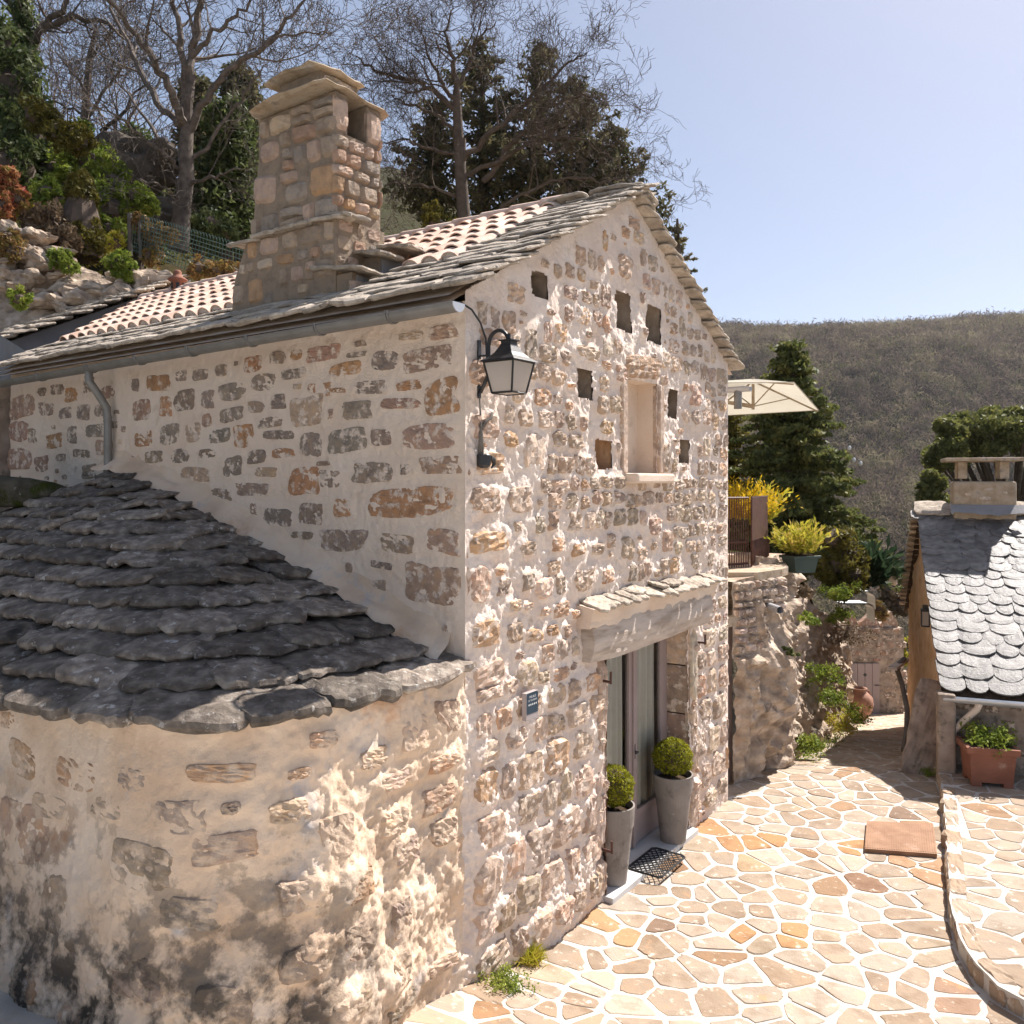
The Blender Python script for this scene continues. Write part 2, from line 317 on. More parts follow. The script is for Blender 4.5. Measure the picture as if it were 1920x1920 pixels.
def voronoi(seeds, join, rg):
    cells = []
    S = np.array(seeds)
    for i, s in enumerate(S):
        poly = [s + np.array(q) for q in ((-.9, -.9), (.9, -.9), (.9, .9), (-.9, .9))]
        d = np.linalg.norm(S - s, axis=1)
        for j in np.argsort(d)[1:26]:
            if d[j] > 1.8: break
            n = (S[j] - s) / d[j]; poly = clip(poly, (s + S[j]) / 2 - n * join * rg.uniform(.45, 1.7), n)
            if len(poly) < 3: break
        if len(poly) < 3: continue
        # drop very short edges, chaikin rounding, slight wobble
        q = [p for k, p in enumerate(poly) if np.linalg.norm(p - poly[k - 1]) > .03]
        if len(q) < 3: continue
        q = np.array(roundpoly(q, 2)); c = q.mean(0)
        q = c + (q - c) * (1 + .035 * rg.standard_normal((len(q), 1)))
        cells.append((s, q))
    return cells
def poisson(inside, x0, x1, y0, y1, rfun, rg, tries):
    pts = []
    for _ in range(tries):
        p = np.array([rg.uniform(x0, x1), rg.uniform(y0, y1)])
        if not inside(*p): continue
        r = rfun(*p)
        if not pts or np.min(np.linalg.norm((np.array(pts) - p) * np.array([1, 1.15]), axis=1)) > r * rg.choice([.42, .7, 1, 1.6], p=[.18, .22, .28, .32]): pts.append(p)
    return pts
FC = [(.34, .265, .195), (.37, .30, .23), (.32, .24, .17), (.40, .335, .265), (.30, .22, .15), (.30, .19, .11), (.27, .16, .085), (.36, .285, .205), (.21, .14, .095)]
FP = [.22, .23, .14, .16, .07, .04, .02, .11, .01]
def kclip(q, s, side, off):
    poly = [p for p in q]; K_ = KERB
    for i in range(len(K_) - 1):
        t = nz(np.r_[K_[i + 1] - K_[i], 0])[:2]; n = np.array([-t[1], t[0]]) * side; n = n if True else n
        poly = clip(poly, K_[i] - n * off, n) if np.linalg.norm((K_[i] + K_[i + 1]) / 2 - s) < 1.6 else poly
        if len(poly) < 3: return None
    return np.array(poly)
def flag_obj(q, zf, parent, th, rg, name='flagstone', mat=None, col=None, into=None):
    n = len(q); c = q.mean(0); dz = rg.uniform(.0035, .0075)
    rings = [(1.0, -th), (1.0, dz - .006), (.955, dz)]; V = []
    for f, h in rings:
        p = c + (q - c) * f; V.append(np.column_stack([p, zf(p[:, 0], p[:, 1]) + h]))
    p = c + (q - c) * .5; V.append(np.column_stack([p, zf(p[:, 0], p[:, 1]) + dz]))
    V.append(np.array([[c[0], c[1], float(zf(c[0], c[1])) + dz]]))
    F = []
    for r in range(3):
        i = r * n + np.arange(n); j = r * n + (np.arange(n) + 1) % n; F.append(np.stack([i, j, j + n, i + n], 1))
    i = 3 * n + np.arange(n); j = 3 * n + (np.arange(n) + 1) % n
    F.append(np.stack([i, j, np.full(n, 4 * n)], 1))
    if into is not None: into.add(np.concatenate(V), F); return
    if col is None: col = np.array(FC[rg.choice(len(FC), p=FP)]) * rg.uniform(.82, 1.0)
    return ob(name, np.concatenate(V), F, mat or M['flag'], parent, color=col)
r1 = np.random.default_rng(11)
def in_court(x, y):
    u, v = uv_of(x, y)
    if y > 19.6: return False
    if y < 10.2:
        if v > 0 and u > -.12: return False
        if v > -5 and u > -.16: return False
        return x < kerbx(y) - .06 and y > 4.9
    t = (y - 10.2)
    xr = 5.15 + .398 * (y - 10.2) if y < 17 else 8.0 + .62 * (y - 17)
    return cliffx(y) + .12 < x < xr
seeds = poisson(in_court, -2, 9.5, 4.9, 19.6, lambda x, y: .36, r1, 14000)
cells = voronoi(seeds, .014, r1)
ORANGE = [(1440, 1583, (.36, .20, .09)), (1563, 1582, (.36, .20, .09)), (1350, 1567, (.34, .19, .09)), (1635, 1665, (.22, .13, .08)), (1180, 1750, (.36, .23, .12)), (1820, 1862, (.28, .18, .12)), (1725, 1622, (.34, .21, .12)), (1390, 1747, (.34, .19, .09)), (1500, 1762, (.36, .21, .10)), (1425, 1625, (.36, .26, .16))]
OW = [(PX(a, b, 3.6 * FOC / (b - 905))[:2], c) for a, b, c in ORANGE]
n = 0; far_flags = MB()
for s, q in sorted(cells, key=lambda c: c[0][1]):
    if s[1] < 10.2:
        mk_ = np.argsort(np.linalg.norm((KERB[:-1] + KERB[1:]) / 2 - s, axis=1))[:1]; po = [p for p in q]
        for k_ in range(len(KERB) - 1):
            A_, B_ = KERB[k_], KERB[k_ + 1]; t_ = (B_ - A_) / np.linalg.norm(B_ - A_); f_ = np.dot(s - A_, t_)
            if -.05 < f_ < np.linalg.norm(B_ - A_) + .05 and np.linalg.norm((A_ + B_) / 2 - s) < 1.5: po = clip(po, A_ + np.array([t_[1], -t_[0]]) * .03, np.array([-t_[1], t_[0]]))
            if len(po) < 3: break
        if len(po) < 3: continue
        q = np.array(po)
        if s[1] > 6.3: q[:, 0] = np.minimum(q[:, 0], kerbx(q[:, 1]) - .02)
    col = None
    for p, c in OW:
        if np.linalg.norm(s - p) < .2: col = c
    if col is None and s[1] > 11: col = np.array(FC[r1.choice([0, 1, 3, 7])])
    flag_obj(q, G, court, .03, r1, col=col, into=None if n < 300 else far_flags); n += 1
if n > 300: far_flags.ob('far_flagstones', M['flag'], court, color=(.47, .365, .27), kind='stuff')
print('flagstones', n, len(cells))
# raised terrace on the right
TZ = .13
def terz(x, y): return np.full(np.shape(x), TZ) if np.ndim(x) else TZ
kp = KERB.copy(); top = [(p[0] + .012 * r1.standard_normal(), p[1]) for p in kp] + [(9, 4.2), (9, 9.1), (5.3, 10.3)]
dense = []
for a, b in zip(top[:-1], top[1:]):
    a, b = np.array(a), np.array(b); m_ = max(1, int(np.linalg.norm(b - a) / .12))
    for i in range(m_): dense.append(a + (b - a) * i / m_ + r1.normal(0, .006, 2))
dense.append(np.array(top[-1])); D = np.array(dense); nD = len(D)
V = np.concatenate([np.column_stack([D, np.full(nD, TZ)]), np.column_stack([D + r1.normal(0, .008, D.shape), np.full(nD, TZ - .06)]), np.column_stack([D, np.full(nD, -.45)])])
F = [list(range(nD))] + [[i + k * nD, i + (k + 1) * nD, (i + 1) % nD + (k + 1) * nD, (i + 1) % nD + k * nD] for i in range(nD) for k in (0, 1)]
F = [F[0]] + F[1:]
r3 = None
terr = ob('terrace', V, F, M['joint'], org=(5, 7, 0), kind='structure')
def in_terr(x, y): return x > kerbx(y) + .12 and x < 7.2 and y > 5.0 and np.dot(np.array([x, y]) - QB[:2], QC[:2]) < -.08 and (y > 5.55 or x > 3.9)
seeds = poisson(in_terr, 3.3, 7.2, 5.0, 10.2, lambda x, y: .43, r1, 3000)
for s, q in voronoi(seeds, .013, r1):
    q = kclip(q, s, -1, .11)
    if q is None or len(q) < 4: continue
    flag_obj(q, terz, terr, .02, r1)
KPOS = True
# ---------------------------------------------------------------- stones on walls
def sq_map(n, p):
    g = np.linspace(-1, 1, n); X_, Y_ = np.meshgrid(g, g); m = np.maximum(np.abs(X_), np.abs(Y_)); t = np.arctan2(Y_, X_)
    s = (np.abs(np.cos(t)) ** p + np.abs(np.sin(t)) ** p) ** (-1 / p) * np.maximum(np.abs(np.cos(t)), np.abs(np.sin(t)))
    return X_ * s, Y_ * s, m, t
def stone_mesh(surf, a, z, w, h, pro, rough, rg, K=16, pw=None, wb=.09):
    n = 7 if K < 15 else (9 if K < 19 else 11)
    X_, Y_, m, t = sq_map(n, pw or rg.uniform(3.2, 8)); q = rg.standard_normal(9); q[8] = q[0]
    wob = 1 + wb * np.interp(t, np.linspace(-np.pi, np.pi, 9), q) + .35 * wb * rg.standard_normal(t.shape) * (m > .99)
    ex = X_ * w / 2 * wob; ez = Y_ * h / 2 * wob; tl = rg.uniform(-.08, .08); ca, sa = math.cos(tl), math.sin(tl); ex, ez = ex * ca - ez * sa, ex * sa + ez * ca
    tx, ty = rg.uniform(-.5, .5, 2); lump = fbm(np.stack([ex, ez, 0 * ex], -1) + rg.uniform(0, 90, 3), .07, 2, 5)
    prof = 1 - .45 * m ** 4; O = pro * prof + pro * .35 * (tx * X_ + ty * Y_) + rough * .9 * lump + rough * .8 * rg.standard_normal(m.shape)
    O = np.where(m > .99, -.035, O); P, N = surf(a + ex, z + ez); return (P + N * O[..., None]).reshape(-1, 3), [grid_faces(n, n)]
def stones(lst, surf, parent, mat, rg, pro, rough, keep=300, name='stone', K=16):
    """lst: (a, z, w, h, colour[, pro])"""
    lst = sorted(lst, key=lambda s: -s[2] * s[3]); rest = {}
    for i, s in enumerate(lst):
        pr = s[5] if len(s) > 5 else pro
        V, F = stone_mesh(surf, s[0], s[1], s[2], s[3], pr * rg.uniform(.8, 1.2), rough, rg, K)
        if i < keep: ob(name, V, F, mat, parent, color=s[4], smooth=False)
        else: rest.setdefault(i % 3, (MB(), s[4]))[0].add(V, F)
    for mb, c in rest.values(): mb.ob('small_stones', mat, parent, color=c, kind='stuff')
def jit(c, rg, a=.12, mixm=0):
    c = np.array(STONEC[c] if isinstance(c, str) else c) * (1 - mixm) + np.array([.60, .47, .36]) * mixm; return c * rg.uniform(1 - a, 1 + a) * (1 + .02 * rg.standard_normal(3))
def bumps(H, A, Z, lst, amp, k=1.25):
    for s in lst:
        a, z, w_, h_ = s[:4]; i0, i1 = np.searchsorted(A, [a - w_ * k, a + w_ * k]); j0, j1 = np.searchsorted(Z, [z - h_ * k, z + h_ * k])
        if i1 <= i0 or j1 <= j0: continue
        dx = (A[i0:i1] - a) / (w_ * .56); dz = (Z[j0:j1] - z) / (h_ * .56); d = (np.abs(dx)[None] ** 3 + np.abs(dz)[:, None] ** 3)
        H[j0:j1, i0:i1] = np.maximum(H[j0:j1, i0:i1], amp * np.exp(-d * .7))
# ---------------------------------------------------------------- the stone house
def zr(t): t = np.asarray(t, float); return np.where(t < 2.39, 4.93 + .54 * t, 6.22 - .54 * (t - 2.39))
house = thing('stone_house', 'main stone house with steep gable, pointed rubble walls and mixed slate and clay tile roof', 'house', HP(3, -2.3, 0))
r2 = np.random.default_rng(5)
def s_left(a, z): a, z = np.asarray(a, float), np.asarray(z, float); return HP(a, 0 * a, z), np.broadcast_to(LV, a.shape + (3,))
def s_gab(t, z): t, z = np.asarray(t, float), np.asarray(z, float); return HP(-.02 + 0 * t, -t, z), np.broadcast_to(-LU, t.shape + (3,))
LW = """43 763 48 45 R;80 735 15 17 B;108 730 25 20 B;135 740 22 28 O;167 723 20 30 B;203 735 30 25 R;88 768 28 25 B;123 775 22 22 G;157 773 24 30 G;188 770 20 22 G;35 810 35 35 R;62 817 15 28 B;103 827 28 28 O;135 815 20 36 G;180 807 36 26 G;37 862 45 40 R;78 870 26 30 R;115 858 20 14 B;153 850 30 16 B;197 840 30 30 R;168 883 26 26 B;255 722 12 25 G;297 718 44 32 O;340 705 18 20 G;377 703 26 20 G;415 695 22 24 B;267 770 34 40 R;312 762 24 40 O;348 750 34 42 B;390 748 24 32 G;435 735 52 34 G;388 788 16 26 R;435 777 44 26 G;270 822 34 32 O;320 813 38 38 G;363 812 30 40 T;413 817 36 28 G;457 817 36 44 O;290 857 36 24 B;337 855 32 24 G;390 850 30 18 B;367 888 54 28 T;207 877 24 20 G;476 682 36 32 O;521 671 28 24 B;557 665 18 18 O;607 662 60 28 R;670 665 34 10 G;677 644 22 12 B;724 675 48 38 G;770 630 46 16 T;805 673 100 48 R;835 622 60 30 R;648 692 60 28 O;496 717 42 32 B;550 701 44 20 G;586 728 14 20 O;612 731 20 28 O;635 732 26 10 O;695 727 62 26 G;767 723 46 18 O;830 745 66 66 O;522 753 28 28 G;481 763 28 22 B;575 772 56 54 T;621 776 10 20 R;670 769 56 34 G;750 757 72 22 R;509 791 46 20 G;523 815 62 18 G;584 833 40 46 G;653 824 74 46 G;716 820 36 34 B;808 819 112 50 R;532 850 40 18 O;481 857 36 26 G;437 873 34 40 G;607 869 24 8 B;500 885 38 18 T;572 902 60 54 O;620 899 42 36 B;700 885 80 40 G;760 880 16 22 G;830 872 76 34 R;476 918 66 24 B;416 927 40 22 B;783 940 170 52 O;477 956 14 28 R;522 969 52 34 G;584 963 44 42 B;643 952 32 38 O;567 1003 40 14 B;644 1014 86 40 B;746 1020 60 38 B;832 1015 66 46 R;717 1060 42 14 G;815 1098 104 78 R"""
def clear(a, z, w_, h_, L, m=.02):
    for s in L:
        if abs(a - s[0]) < (w_ + s[2]) / 2 + m and abs(z - s[1]) < (h_ + s[3]) / 2 + m * .8: return False
    return True
def on_left(px, py):
    k = (px - 960) / FOC; u = (k * 5.7 + .333) / (-.8101 - k * .5863); y = 5.7 + .5863 * u; return u, CZ - (py - 905) / FOC * y, y
lw = []
for e in LW.split(';'):
    px, py, w_, h_, c = e.split(); px, py, w_, h_ = map(float, (px, py, w_, h_))
    u0 = on_left(px - w_ / 2, py)[0]; u1 = on_left(px + w_ / 2, py)[0]; u, z, y = on_left(px, py)
    ww = abs(u0 - u1); uc = (u0 + u1) / 2
    ww *= 1.2; h_ *= 1.16
    if uc - ww / 2 < .08: ww += (uc - ww / 2) * 1.0; uc = .004 + ww / 2
    lw.append((uc, z, ww, h_ / FOC * y, jit(c, r2)))
for it in range(1500):
    f = 1 - .5 * it / 1500; w_ = r2.uniform(.07, .17) * f; h_ = r2.uniform(.05, .11) * f; u_ = r2.uniform(.1, 6.5); zc = r2.uniform(2.5, 4.62)
    if clear(u_, zc, w_, h_, lw, .035): lw.append((u_, zc, w_, h_, jit(r2.choice(list('GBBGRT')), r2, .12, .15)))
A = np.arange(-.02, 6.66, .014); Z = np.arange(2.1, 4.84, .014); H = np.zeros((len(Z), len(A))); bumps(H, A, Z, lw, .006)
AA, ZZg = np.meshgrid(A, Z); P, N = s_left(AA, ZZg)
H += .0055 * fbm(P, .04, 2, 1) + .006 * fbm(P, .18, 2, 2) + .003 * fbm(P * np.array([1, 1, .5]), .02, 1, 8); H *= np.clip(AA / .05, 0, 1)
lwall = ob('wall', (P + N * H[..., None]), grid_faces(len(Z), len(A)), M['mortar'], house, smooth=True)
stones(lw, s_left, lwall, M['stone'], r2, .0125, .004, K=20)
# gable: coursed rubble around the openings; (t0, t1, z0, z1)
def on_gab(px, py):
    k = (px - 960) / FOC; t = (k * 5.7 + .333) / (.5863 - k * .8101); y = 5.7 + .8101 * t; return t, CZ - (py - 905) / FOC * y
def gbox(x0, y0, x1, y1):
    t0, _ = on_gab(x0, y0); t1, _ = on_gab(x1, y1); za = on_gab((x0 + x1) / 2, y0)[1]; zb = on_gab((x0 + x1) / 2, y1)[1]; return (t0, t1, zb, za)
OPEN = dict(a=gbox(993, 512, 1023, 558), b=gbox(1152, 548, 1182, 620), c=gbox(1210, 575, 1236, 643), d=gbox(1079, 694, 1107, 748), f=gbox(1116, 826, 1144, 879),
            g=gbox(1273, 824, 1291, 868), e=gbox(1252, 732, 1270, 784))
WIN = gbox(1171, 715, 1229, 888); DOOR = (1.93, 3.62, .02, 2.14); opens = list(OPEN.values()) + [WIN, DOOR]
GS = """903 1015 80 46 O;970 936 48 56 P;898 936 62 56 R;884 1098 42 80 R;1040 1020 26 36 O;1077 1029 28 32 O;1112 1030 26 26 B;902 1186 60 60 O;960 1186 30 45 B;1089 1085 46 48 B;1133 1080 26 32 O;939 1100 24 36 B;982 1090 22 40 G;1029 1180 26 26 O;1222 986 26 36 R;952 825 30 34 O;905 800 50 50 R;890 700 40 60 R;1010 745 40 40 O;1095 662 50 30 P;1165 500 30 50 R;1198 690 56 40 O;1155 700 24 40 R"""
gs = []
for e in GS.split(';'):
    px, py, w_, h_, c = e.split(); px, py, w_, h_ = map(float, (px, py, w_, h_))
    t0 = on_gab(px - w_ / 2, py)[0]; t1 = on_gab(px + w_ / 2, py)[0]; tt, z = on_gab(px, py)
    w2 = t1 - t0; tt = (t0 + t1) / 2; y = 5.7 + .81 * tt
    if t0 < .04: tt = .04 + w2 / 2
    gs.append((tt, z, w2 * .95, h_ / FOC * y, jit(c, r2, .12, .22), .035))
def clear(a, z, w_, h_, L, m=.02):
    for s in L:
        if abs(a - s[0]) < (w_ + s[2]) / 2 + m and abs(z - s[1]) < (h_ + s[3]) / 2 + m * .8: return False
    return True
def clear_open(a, z, w_, h_, m=.03):
    for t0, t1, z0, z1 in opens:
        if a + w_ / 2 > t0 - m and a - w_ / 2 < t1 + m and z + h_ / 2 > z0 - m and z - h_ / 2 < z1 + m: return False
    if 1.45 < a < 4.05 and 2.1 < z + h_ / 2 and z - h_ / 2 < 2.68: return False
    return True
fixed = list(gs)
z = .12
while z < 6.1:
    big = z < 2.0; ch = r2.uniform(.2, .34) if big else r2.uniform(.12, .20)
    a = .05 + r2.uniform(0, .06)
    while a < 4.66:
        w_ = r2.uniform(.17, .42) if big else r2.uniform(.11, .26)
        if a < .1 and not big: w_ = r2.uniform(.25, .45)
        if a > 4.3: w_ = 4.66 - a
        h_ = ch * r2.uniform(.9, 1.06); zc = z + ch / 2 + r2.uniform(-.02, .02)
        if not big and r2.random() < .10: h_ = ch * 1.8; w_ *= 1.25; zc += ch * .45; tall = True
        else: tall = False
        if r2.random() < .05: a += .1
        if w_ > .06 and zc + h_ / 2 < zr(a + w_ / 2) - .12 and zc + h_ / 2 < zr(a + w_ / 2 - w_ / 2) - .10 and clear_open(a + w_ / 2, zc, w_, h_) and clear(a + w_ / 2, zc, w_, h_, fixed, .006):
            if tall: fixed.append((a + w_ / 2, zc, w_, h_))
            c = r2.choice(list('GBORTWP'), p=[.15, .27, .10, .16, .14, .08, .10]); hi = zc > 4.6 or a > 3.9
            if a < .1: c = r2.choice(list('RPO'))
            gs.append((a + w_ / 2, zc, w_, h_, jit(c, r2, .15, .36), .05 if big else (.013 if hi else .03)))
        a += w_ + r2.uniform(.006, .03)
    z += ch + r2.uniform(.002, .018)
for it in range(2600):
    big = r2.random() < .4; zc = r2.uniform(.1, 1.9) if big else r2.uniform(.1, 5.9); f = 1 - .6 * it / 2600; w_ = r2.uniform(.09, .24) * f; h_ = r2.uniform(.07, .15) * f; a = r2.uniform(.04, 4.6)
    if zc + h_ / 2 < zr(a) - .13 and clear_open(a, zc, w_, h_) and clear(a, zc, w_, h_, gs, .012): gs.append((a, zc, w_, h_, jit(r2.choice(list('GBORTWP')), r2, .15, .4), .03 if zc < 4.6 and a < 3.9 else .013))
print('gable stones', len(gs))
A = np.arange(0, 4.701, .0125); Z = np.arange(-.45, 6.24, .0125); AA, ZG = np.meshgrid(A, Z); P, N = s_gab(AA, ZG)
lowr = sstep(2.6, 1.2, ZG); smooth_top = sstep(.35, .95, zr(AA) - ZG) * sstep(4.7, 3.9, AA + .0 * ZG) * .8 + .2
H = np.zeros(AA.shape); bumps(H, A, Z, gs, .024)
RG = .3 + .7 * smooth_top
H = H * (.35 + .65 * smooth_top) * (1 + .5 * lowr) * np.clip(AA / .14, 0, 1)
Pd = P * np.array([1, 1, .55])
def wnoise(P, low): return .010 * fbm(P, .10, 3, 21) + .014 * fbm(P, .33, 2, 22) * (1 + 1.5 * low) + .009 * fbm(P * np.array([1, 1, .8]), .026, 2, 24) * (1 + .5 * low) + .010 * low * fbm(P, .17, 2, 25) - .008
H += wnoise(P, lowr) * RG
H *= np.clip((ZG > 2.3) * AA / .05 + (ZG <= 2.3), 0, 1) * np.clip((4.7 - AA) / .05, 0, 1)
ac = (AA[:-1, :-1] + AA[1:, 1:]) / 2; zc = (ZG[:-1, :-1] + ZG[1:, 1:]) / 2
mk = zc < zr(ac) - .03
wn = .022 * vnoise(np.stack([ac * 9, zc * 9, 0 * ac], -1)) + .008 * vnoise(np.stack([ac * 33, zc * 33, 0 * ac], -1), 3)
for k_, (t0, t1, z0, z1) in enumerate(opens):
    q_ = wn * .45 if k_ < 7 else wn * .3; mk &= ~((ac > t0 + q_) & (ac < t1 - q_) & (zc > z0 + q_) & (zc < z1 - q_))
Pg = P + N * H[..., None]; Pg[..., 2] = np.minimum(Pg[..., 2], zr(AA) - .015)
V, F = compact(Pg, grid_faces(len(Z), len(A), mk))
gwall = ob('gable_wall', V, F[:, ::-1], M['mortar_g'], house, smooth=True)
def s_gabR(t, z):
    P, N = s_gab(t, z); t = np.asarray(t, float); z = np.asarray(z, float)
    return P, N
HL = H
def gH(t, z):
    i = int(np.clip(t / .0125, 0, len(A) - 1)); j = int(np.clip((z + .45) / .0125, 0, len(Z) - 1)); return HL[j, i]
gs2 = [(s[0], s[1], s[2], s[3], s[4], max(.006, np.mean([gH(s[0] + dx * s[2] * .3, s[1] + dz * s[3] * .3) for dx in (-1, 0, 1) for dz in (-1, 0, 1)]) + (.022 if s[5] > .02 else .012))) for s in gs]
stones(gs2, s_gab, gwall, M['stone'], r2, .03, .008, keep=290, K=18)
# far side and back walls (plain), closing the volume
mb = MB()
for (ua, ta, ub, tb) in ((0, 4.7, 6.65, 4.7), (6.65, 0, 6.65, 4.7)):
    tt = np.linspace(0, 1, 12); us = ua + (ub - ua) * tt; ts = ta + (tb - ta) * tt
    V = np.concatenate([HP(us, -ts, -.5 + 0 * us), HP(us, -ts, zr(ts) - .03)]); n_ = 12
    mb.add(V, np.array([[i, i + 1, i + 1 + n_, i + n_] for i in range(n_ - 1)]))
mb.ob('back_wall', M['mortar'], house)
# recesses
def recess(t0, t1, z0, z1, d, mat, name='niche', bulge=.03):
    mb = MB(); n_ = 6
    def pt(t, z, u): return HP(u, -t, z)
    ring = [(t0, z0), (t1, z0), (t1, z1), (t0, z1)]; o = .035 if t1 - t0 < .5 else .012
    fr = np.array([pt(t + (o if t == t1 else -o), z + (o if z == z1 else -o), -bulge) for t, z in ring]); bk = np.array([pt(t + (o if t == t1 else -o) * .6, z + (o if z == z1 else -o) * .6, d) for t, z in ring])
    mb.add(np.concatenate([fr, bk]), np.array([[i, (i + 1) % 4, (i + 1) % 4 + 4, i + 4] for i in range(4)] + [[4, 5, 6, 7]]))
    return mb
for k, (t0, t1, z0, z1) in OPEN.items():
    o = recess(t0, t1, z0, z1, .24, None, bulge=-.012).ob('niche', M['ochre'] if k in 'f' else M['niche'], house)
o = recess(*WIN, .2, None, bulge=.0).ob('blind_window', M['mortar'], house)
# wooden shutter board inside the blind window's near half, stone sill
mb = MB(); mb.box(HP(-.045, -(WIN[0] + WIN[1]) / 2, WIN[2] - .045), LV * ((WIN[1] - WIN[0]) / 2 + .07), LU * .13, ZZ * .045); mb.ob('window_sill', M['mortar'], house, bevel=.02)
V, F = stone_mesh(s_gab, (WIN[0] + WIN[1]) / 2, WIN[3] + .125, WIN[1] - WIN[0] + .2, .24, .05, .006, r2, 20, 6, .04); ob('lintel_stone', V, F, M['stone'], house, color=(.42, .29, .2))
for t_, w_ in ((WIN[0] - .06, .05), (WIN[1] + .06, .05)):
    mb = MB(); mb.box(HP(.0, -t_, (WIN[2] + WIN[3]) / 2), LV * w_, LU * .045, ZZ * (WIN[3] - WIN[2]) / 2); mb.ob('jamb_stone', M['stone'], house, color=STONEC['P'], bevel=.015)
# doorway reveal: jamb blocks, threshold, room behind
t0, t1, z0, z1 = DOOR
def jamb(ta, ua, tb, ub, za, zb, c, name='jamb_stone'):
    r_ = np.random.default_rng(int(za * 100 + ta * 7)); a = HP(ua, -ta, 0); b = HP(ub, -tb, 0); n_, m_ = 10, 14
    S, Z_ = np.meshgrid(np.linspace(0, 1, n_), np.linspace(za, zb, m_)); P = a + (b - a) * S[..., None] + ZZ * Z_[..., None]
    nn = nz(np.cross(ZZ, b - a)); e = np.minimum(1, np.minimum(np.minimum(S, 1 - S) * 8, np.minimum(Z_ - za, zb - Z_) * 25))
    P = P + nn * (.012 * e + .006 * fbm(P, .07, 3, 3))[..., None]; ob(name, P, grid_faces(m_, n_), M['stone'], gwall, color=jit(c, r_), smooth=True)
for za, zb, c in ((.0, .62, 'P'), (.62, 1.22, 'R'), (1.22, 1.72, 'B'), (1.72, 2.2, 'P')):
    jamb(t1 + .03, -.03, t1 + .0, .3, za, zb - .012, c)
for za, zb, c in ((.0, .7, 'P'), (.7, 1.5, 'R'), (1.5, 2.2, 'P')):
    jamb(t0 + .22, .3, t0 - .03, -.04, za, zb - .012, c)
# long dressed jamb stones seen beside the door on the face
for t_, za, zb, w_, c in ((1.8, .05, .42, .22, 'P'), (1.82, 1.25, 2.1, .16, 'P'), (1.79, .5, 1.2, .17, 'W'), (3.75, .0, .5, .22, 'P'), (3.73, .55, 1.3, .17, 'P'), (3.74, 1.35, 2.1, .18, 'W')):
    V, F = stone_mesh(s_gab, t_, (za + zb) / 2, w_, zb - za - .02, .035, .006, r2, 20); ob('jamb_stone', V, F, M['stone'], gwall, color=jit(c, r2))
mb = MB(); mb.box(HP(.13, -2.78, .025), LV * .9, LU * .24, ZZ * .03); mb.ob('threshold', M['marble'], house, bevel=.008)
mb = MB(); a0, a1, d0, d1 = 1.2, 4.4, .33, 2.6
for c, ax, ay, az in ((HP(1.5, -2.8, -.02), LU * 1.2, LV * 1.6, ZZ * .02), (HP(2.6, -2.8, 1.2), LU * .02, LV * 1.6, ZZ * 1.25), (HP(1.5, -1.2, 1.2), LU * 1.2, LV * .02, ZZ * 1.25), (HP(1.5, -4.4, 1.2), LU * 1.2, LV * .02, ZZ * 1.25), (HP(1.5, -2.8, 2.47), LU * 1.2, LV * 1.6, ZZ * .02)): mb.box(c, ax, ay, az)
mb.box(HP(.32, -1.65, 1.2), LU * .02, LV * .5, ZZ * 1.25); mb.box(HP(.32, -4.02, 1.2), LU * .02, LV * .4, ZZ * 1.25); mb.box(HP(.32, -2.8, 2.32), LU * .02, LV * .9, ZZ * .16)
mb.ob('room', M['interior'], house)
# french window (part of the house), two leaves
fw = thing('french_window', None, None, HP(.24, -2.88, .05), parent=house)
def fbox(nm, ta, tb, za, zb, u, d, mat=M['paint'], bv=.004):
    mb = MB(); mb.box(HP(u, -(ta + tb) / 2, (za + zb) / 2), LV * abs(tb - ta) / 2, LU * d, ZZ * (zb - za) / 2); return mb.ob(nm, mat, fw, bevel=bv)
fbox('frame', 2.09, 2.17, .06, 2.2, .25, .035); fbox('frame', 3.545, 3.62, .06, 2.2, .25, .035); fbox('frame', 2.17, 3.545, 2.12, 2.2, .25, .035)
for a_, b_ in ((2.173, 2.855), (2.875, 3.542)):
    fbox('stile', a_, a_ + .075, .07, 2.118, .235, .022); fbox('stile', b_ - .075, b_, .07, 2.118, .235, .022)
    fbox('rail', a_ + .075, b_ - .075, 2.03, 2.118, .235, .02); fbox('rail', a_ + .075, b_ - .075, .34, .40, .235, .02)
    fbox('panel', a_ + .075, b_ - .075, .07, .34, .24, .012)
    mb = MB(); mb.add(HP(np.full(4, .238), -np.array([a_ + .075, b_ - .075, b_ - .075, a_ + .075]), np.array([.4, .4, 2.03, 2.03])), np.array([[0, 1, 2, 3]])); mb.ob('pane', M['glass'], fw)
    tt = np.linspace(a_ + .08, b_ - .08, 60); zz = np.linspace(.33, 2.06, 14); TT, Z3 = np.meshgrid(tt, zz)
    uu_ = .285 + .028 * np.sin(TT * 52 + 1.5 * np.sin(TT * 9) + .15 * np.sin(Z3 * 3)) * (1.1 - .25 * Z3)
    narrow = .72 if a_ < 2.5 else .74
    TT2 = (TT - tt[0]) * .93 + tt[0] + .01; ob('curtain', HP(uu_, -TT2, Z3), grid_faces(14, 60), M['curtain'], fw, smooth=True)
fbox('centre_bead', 2.84, 2.89, .07, 2.118, .205, .012)
mb = MB(); mb.tube([HP(.19, -2.865, 1.0), HP(.155, -2.865, 1.0), HP(.15, -2.80, 1.005)], .008, 6); mb.tube([HP(.2, -2.865, .93), HP(.2, -2.865, 1.07)], .012, 6); mb.ob('handle', M['iron'], fw)
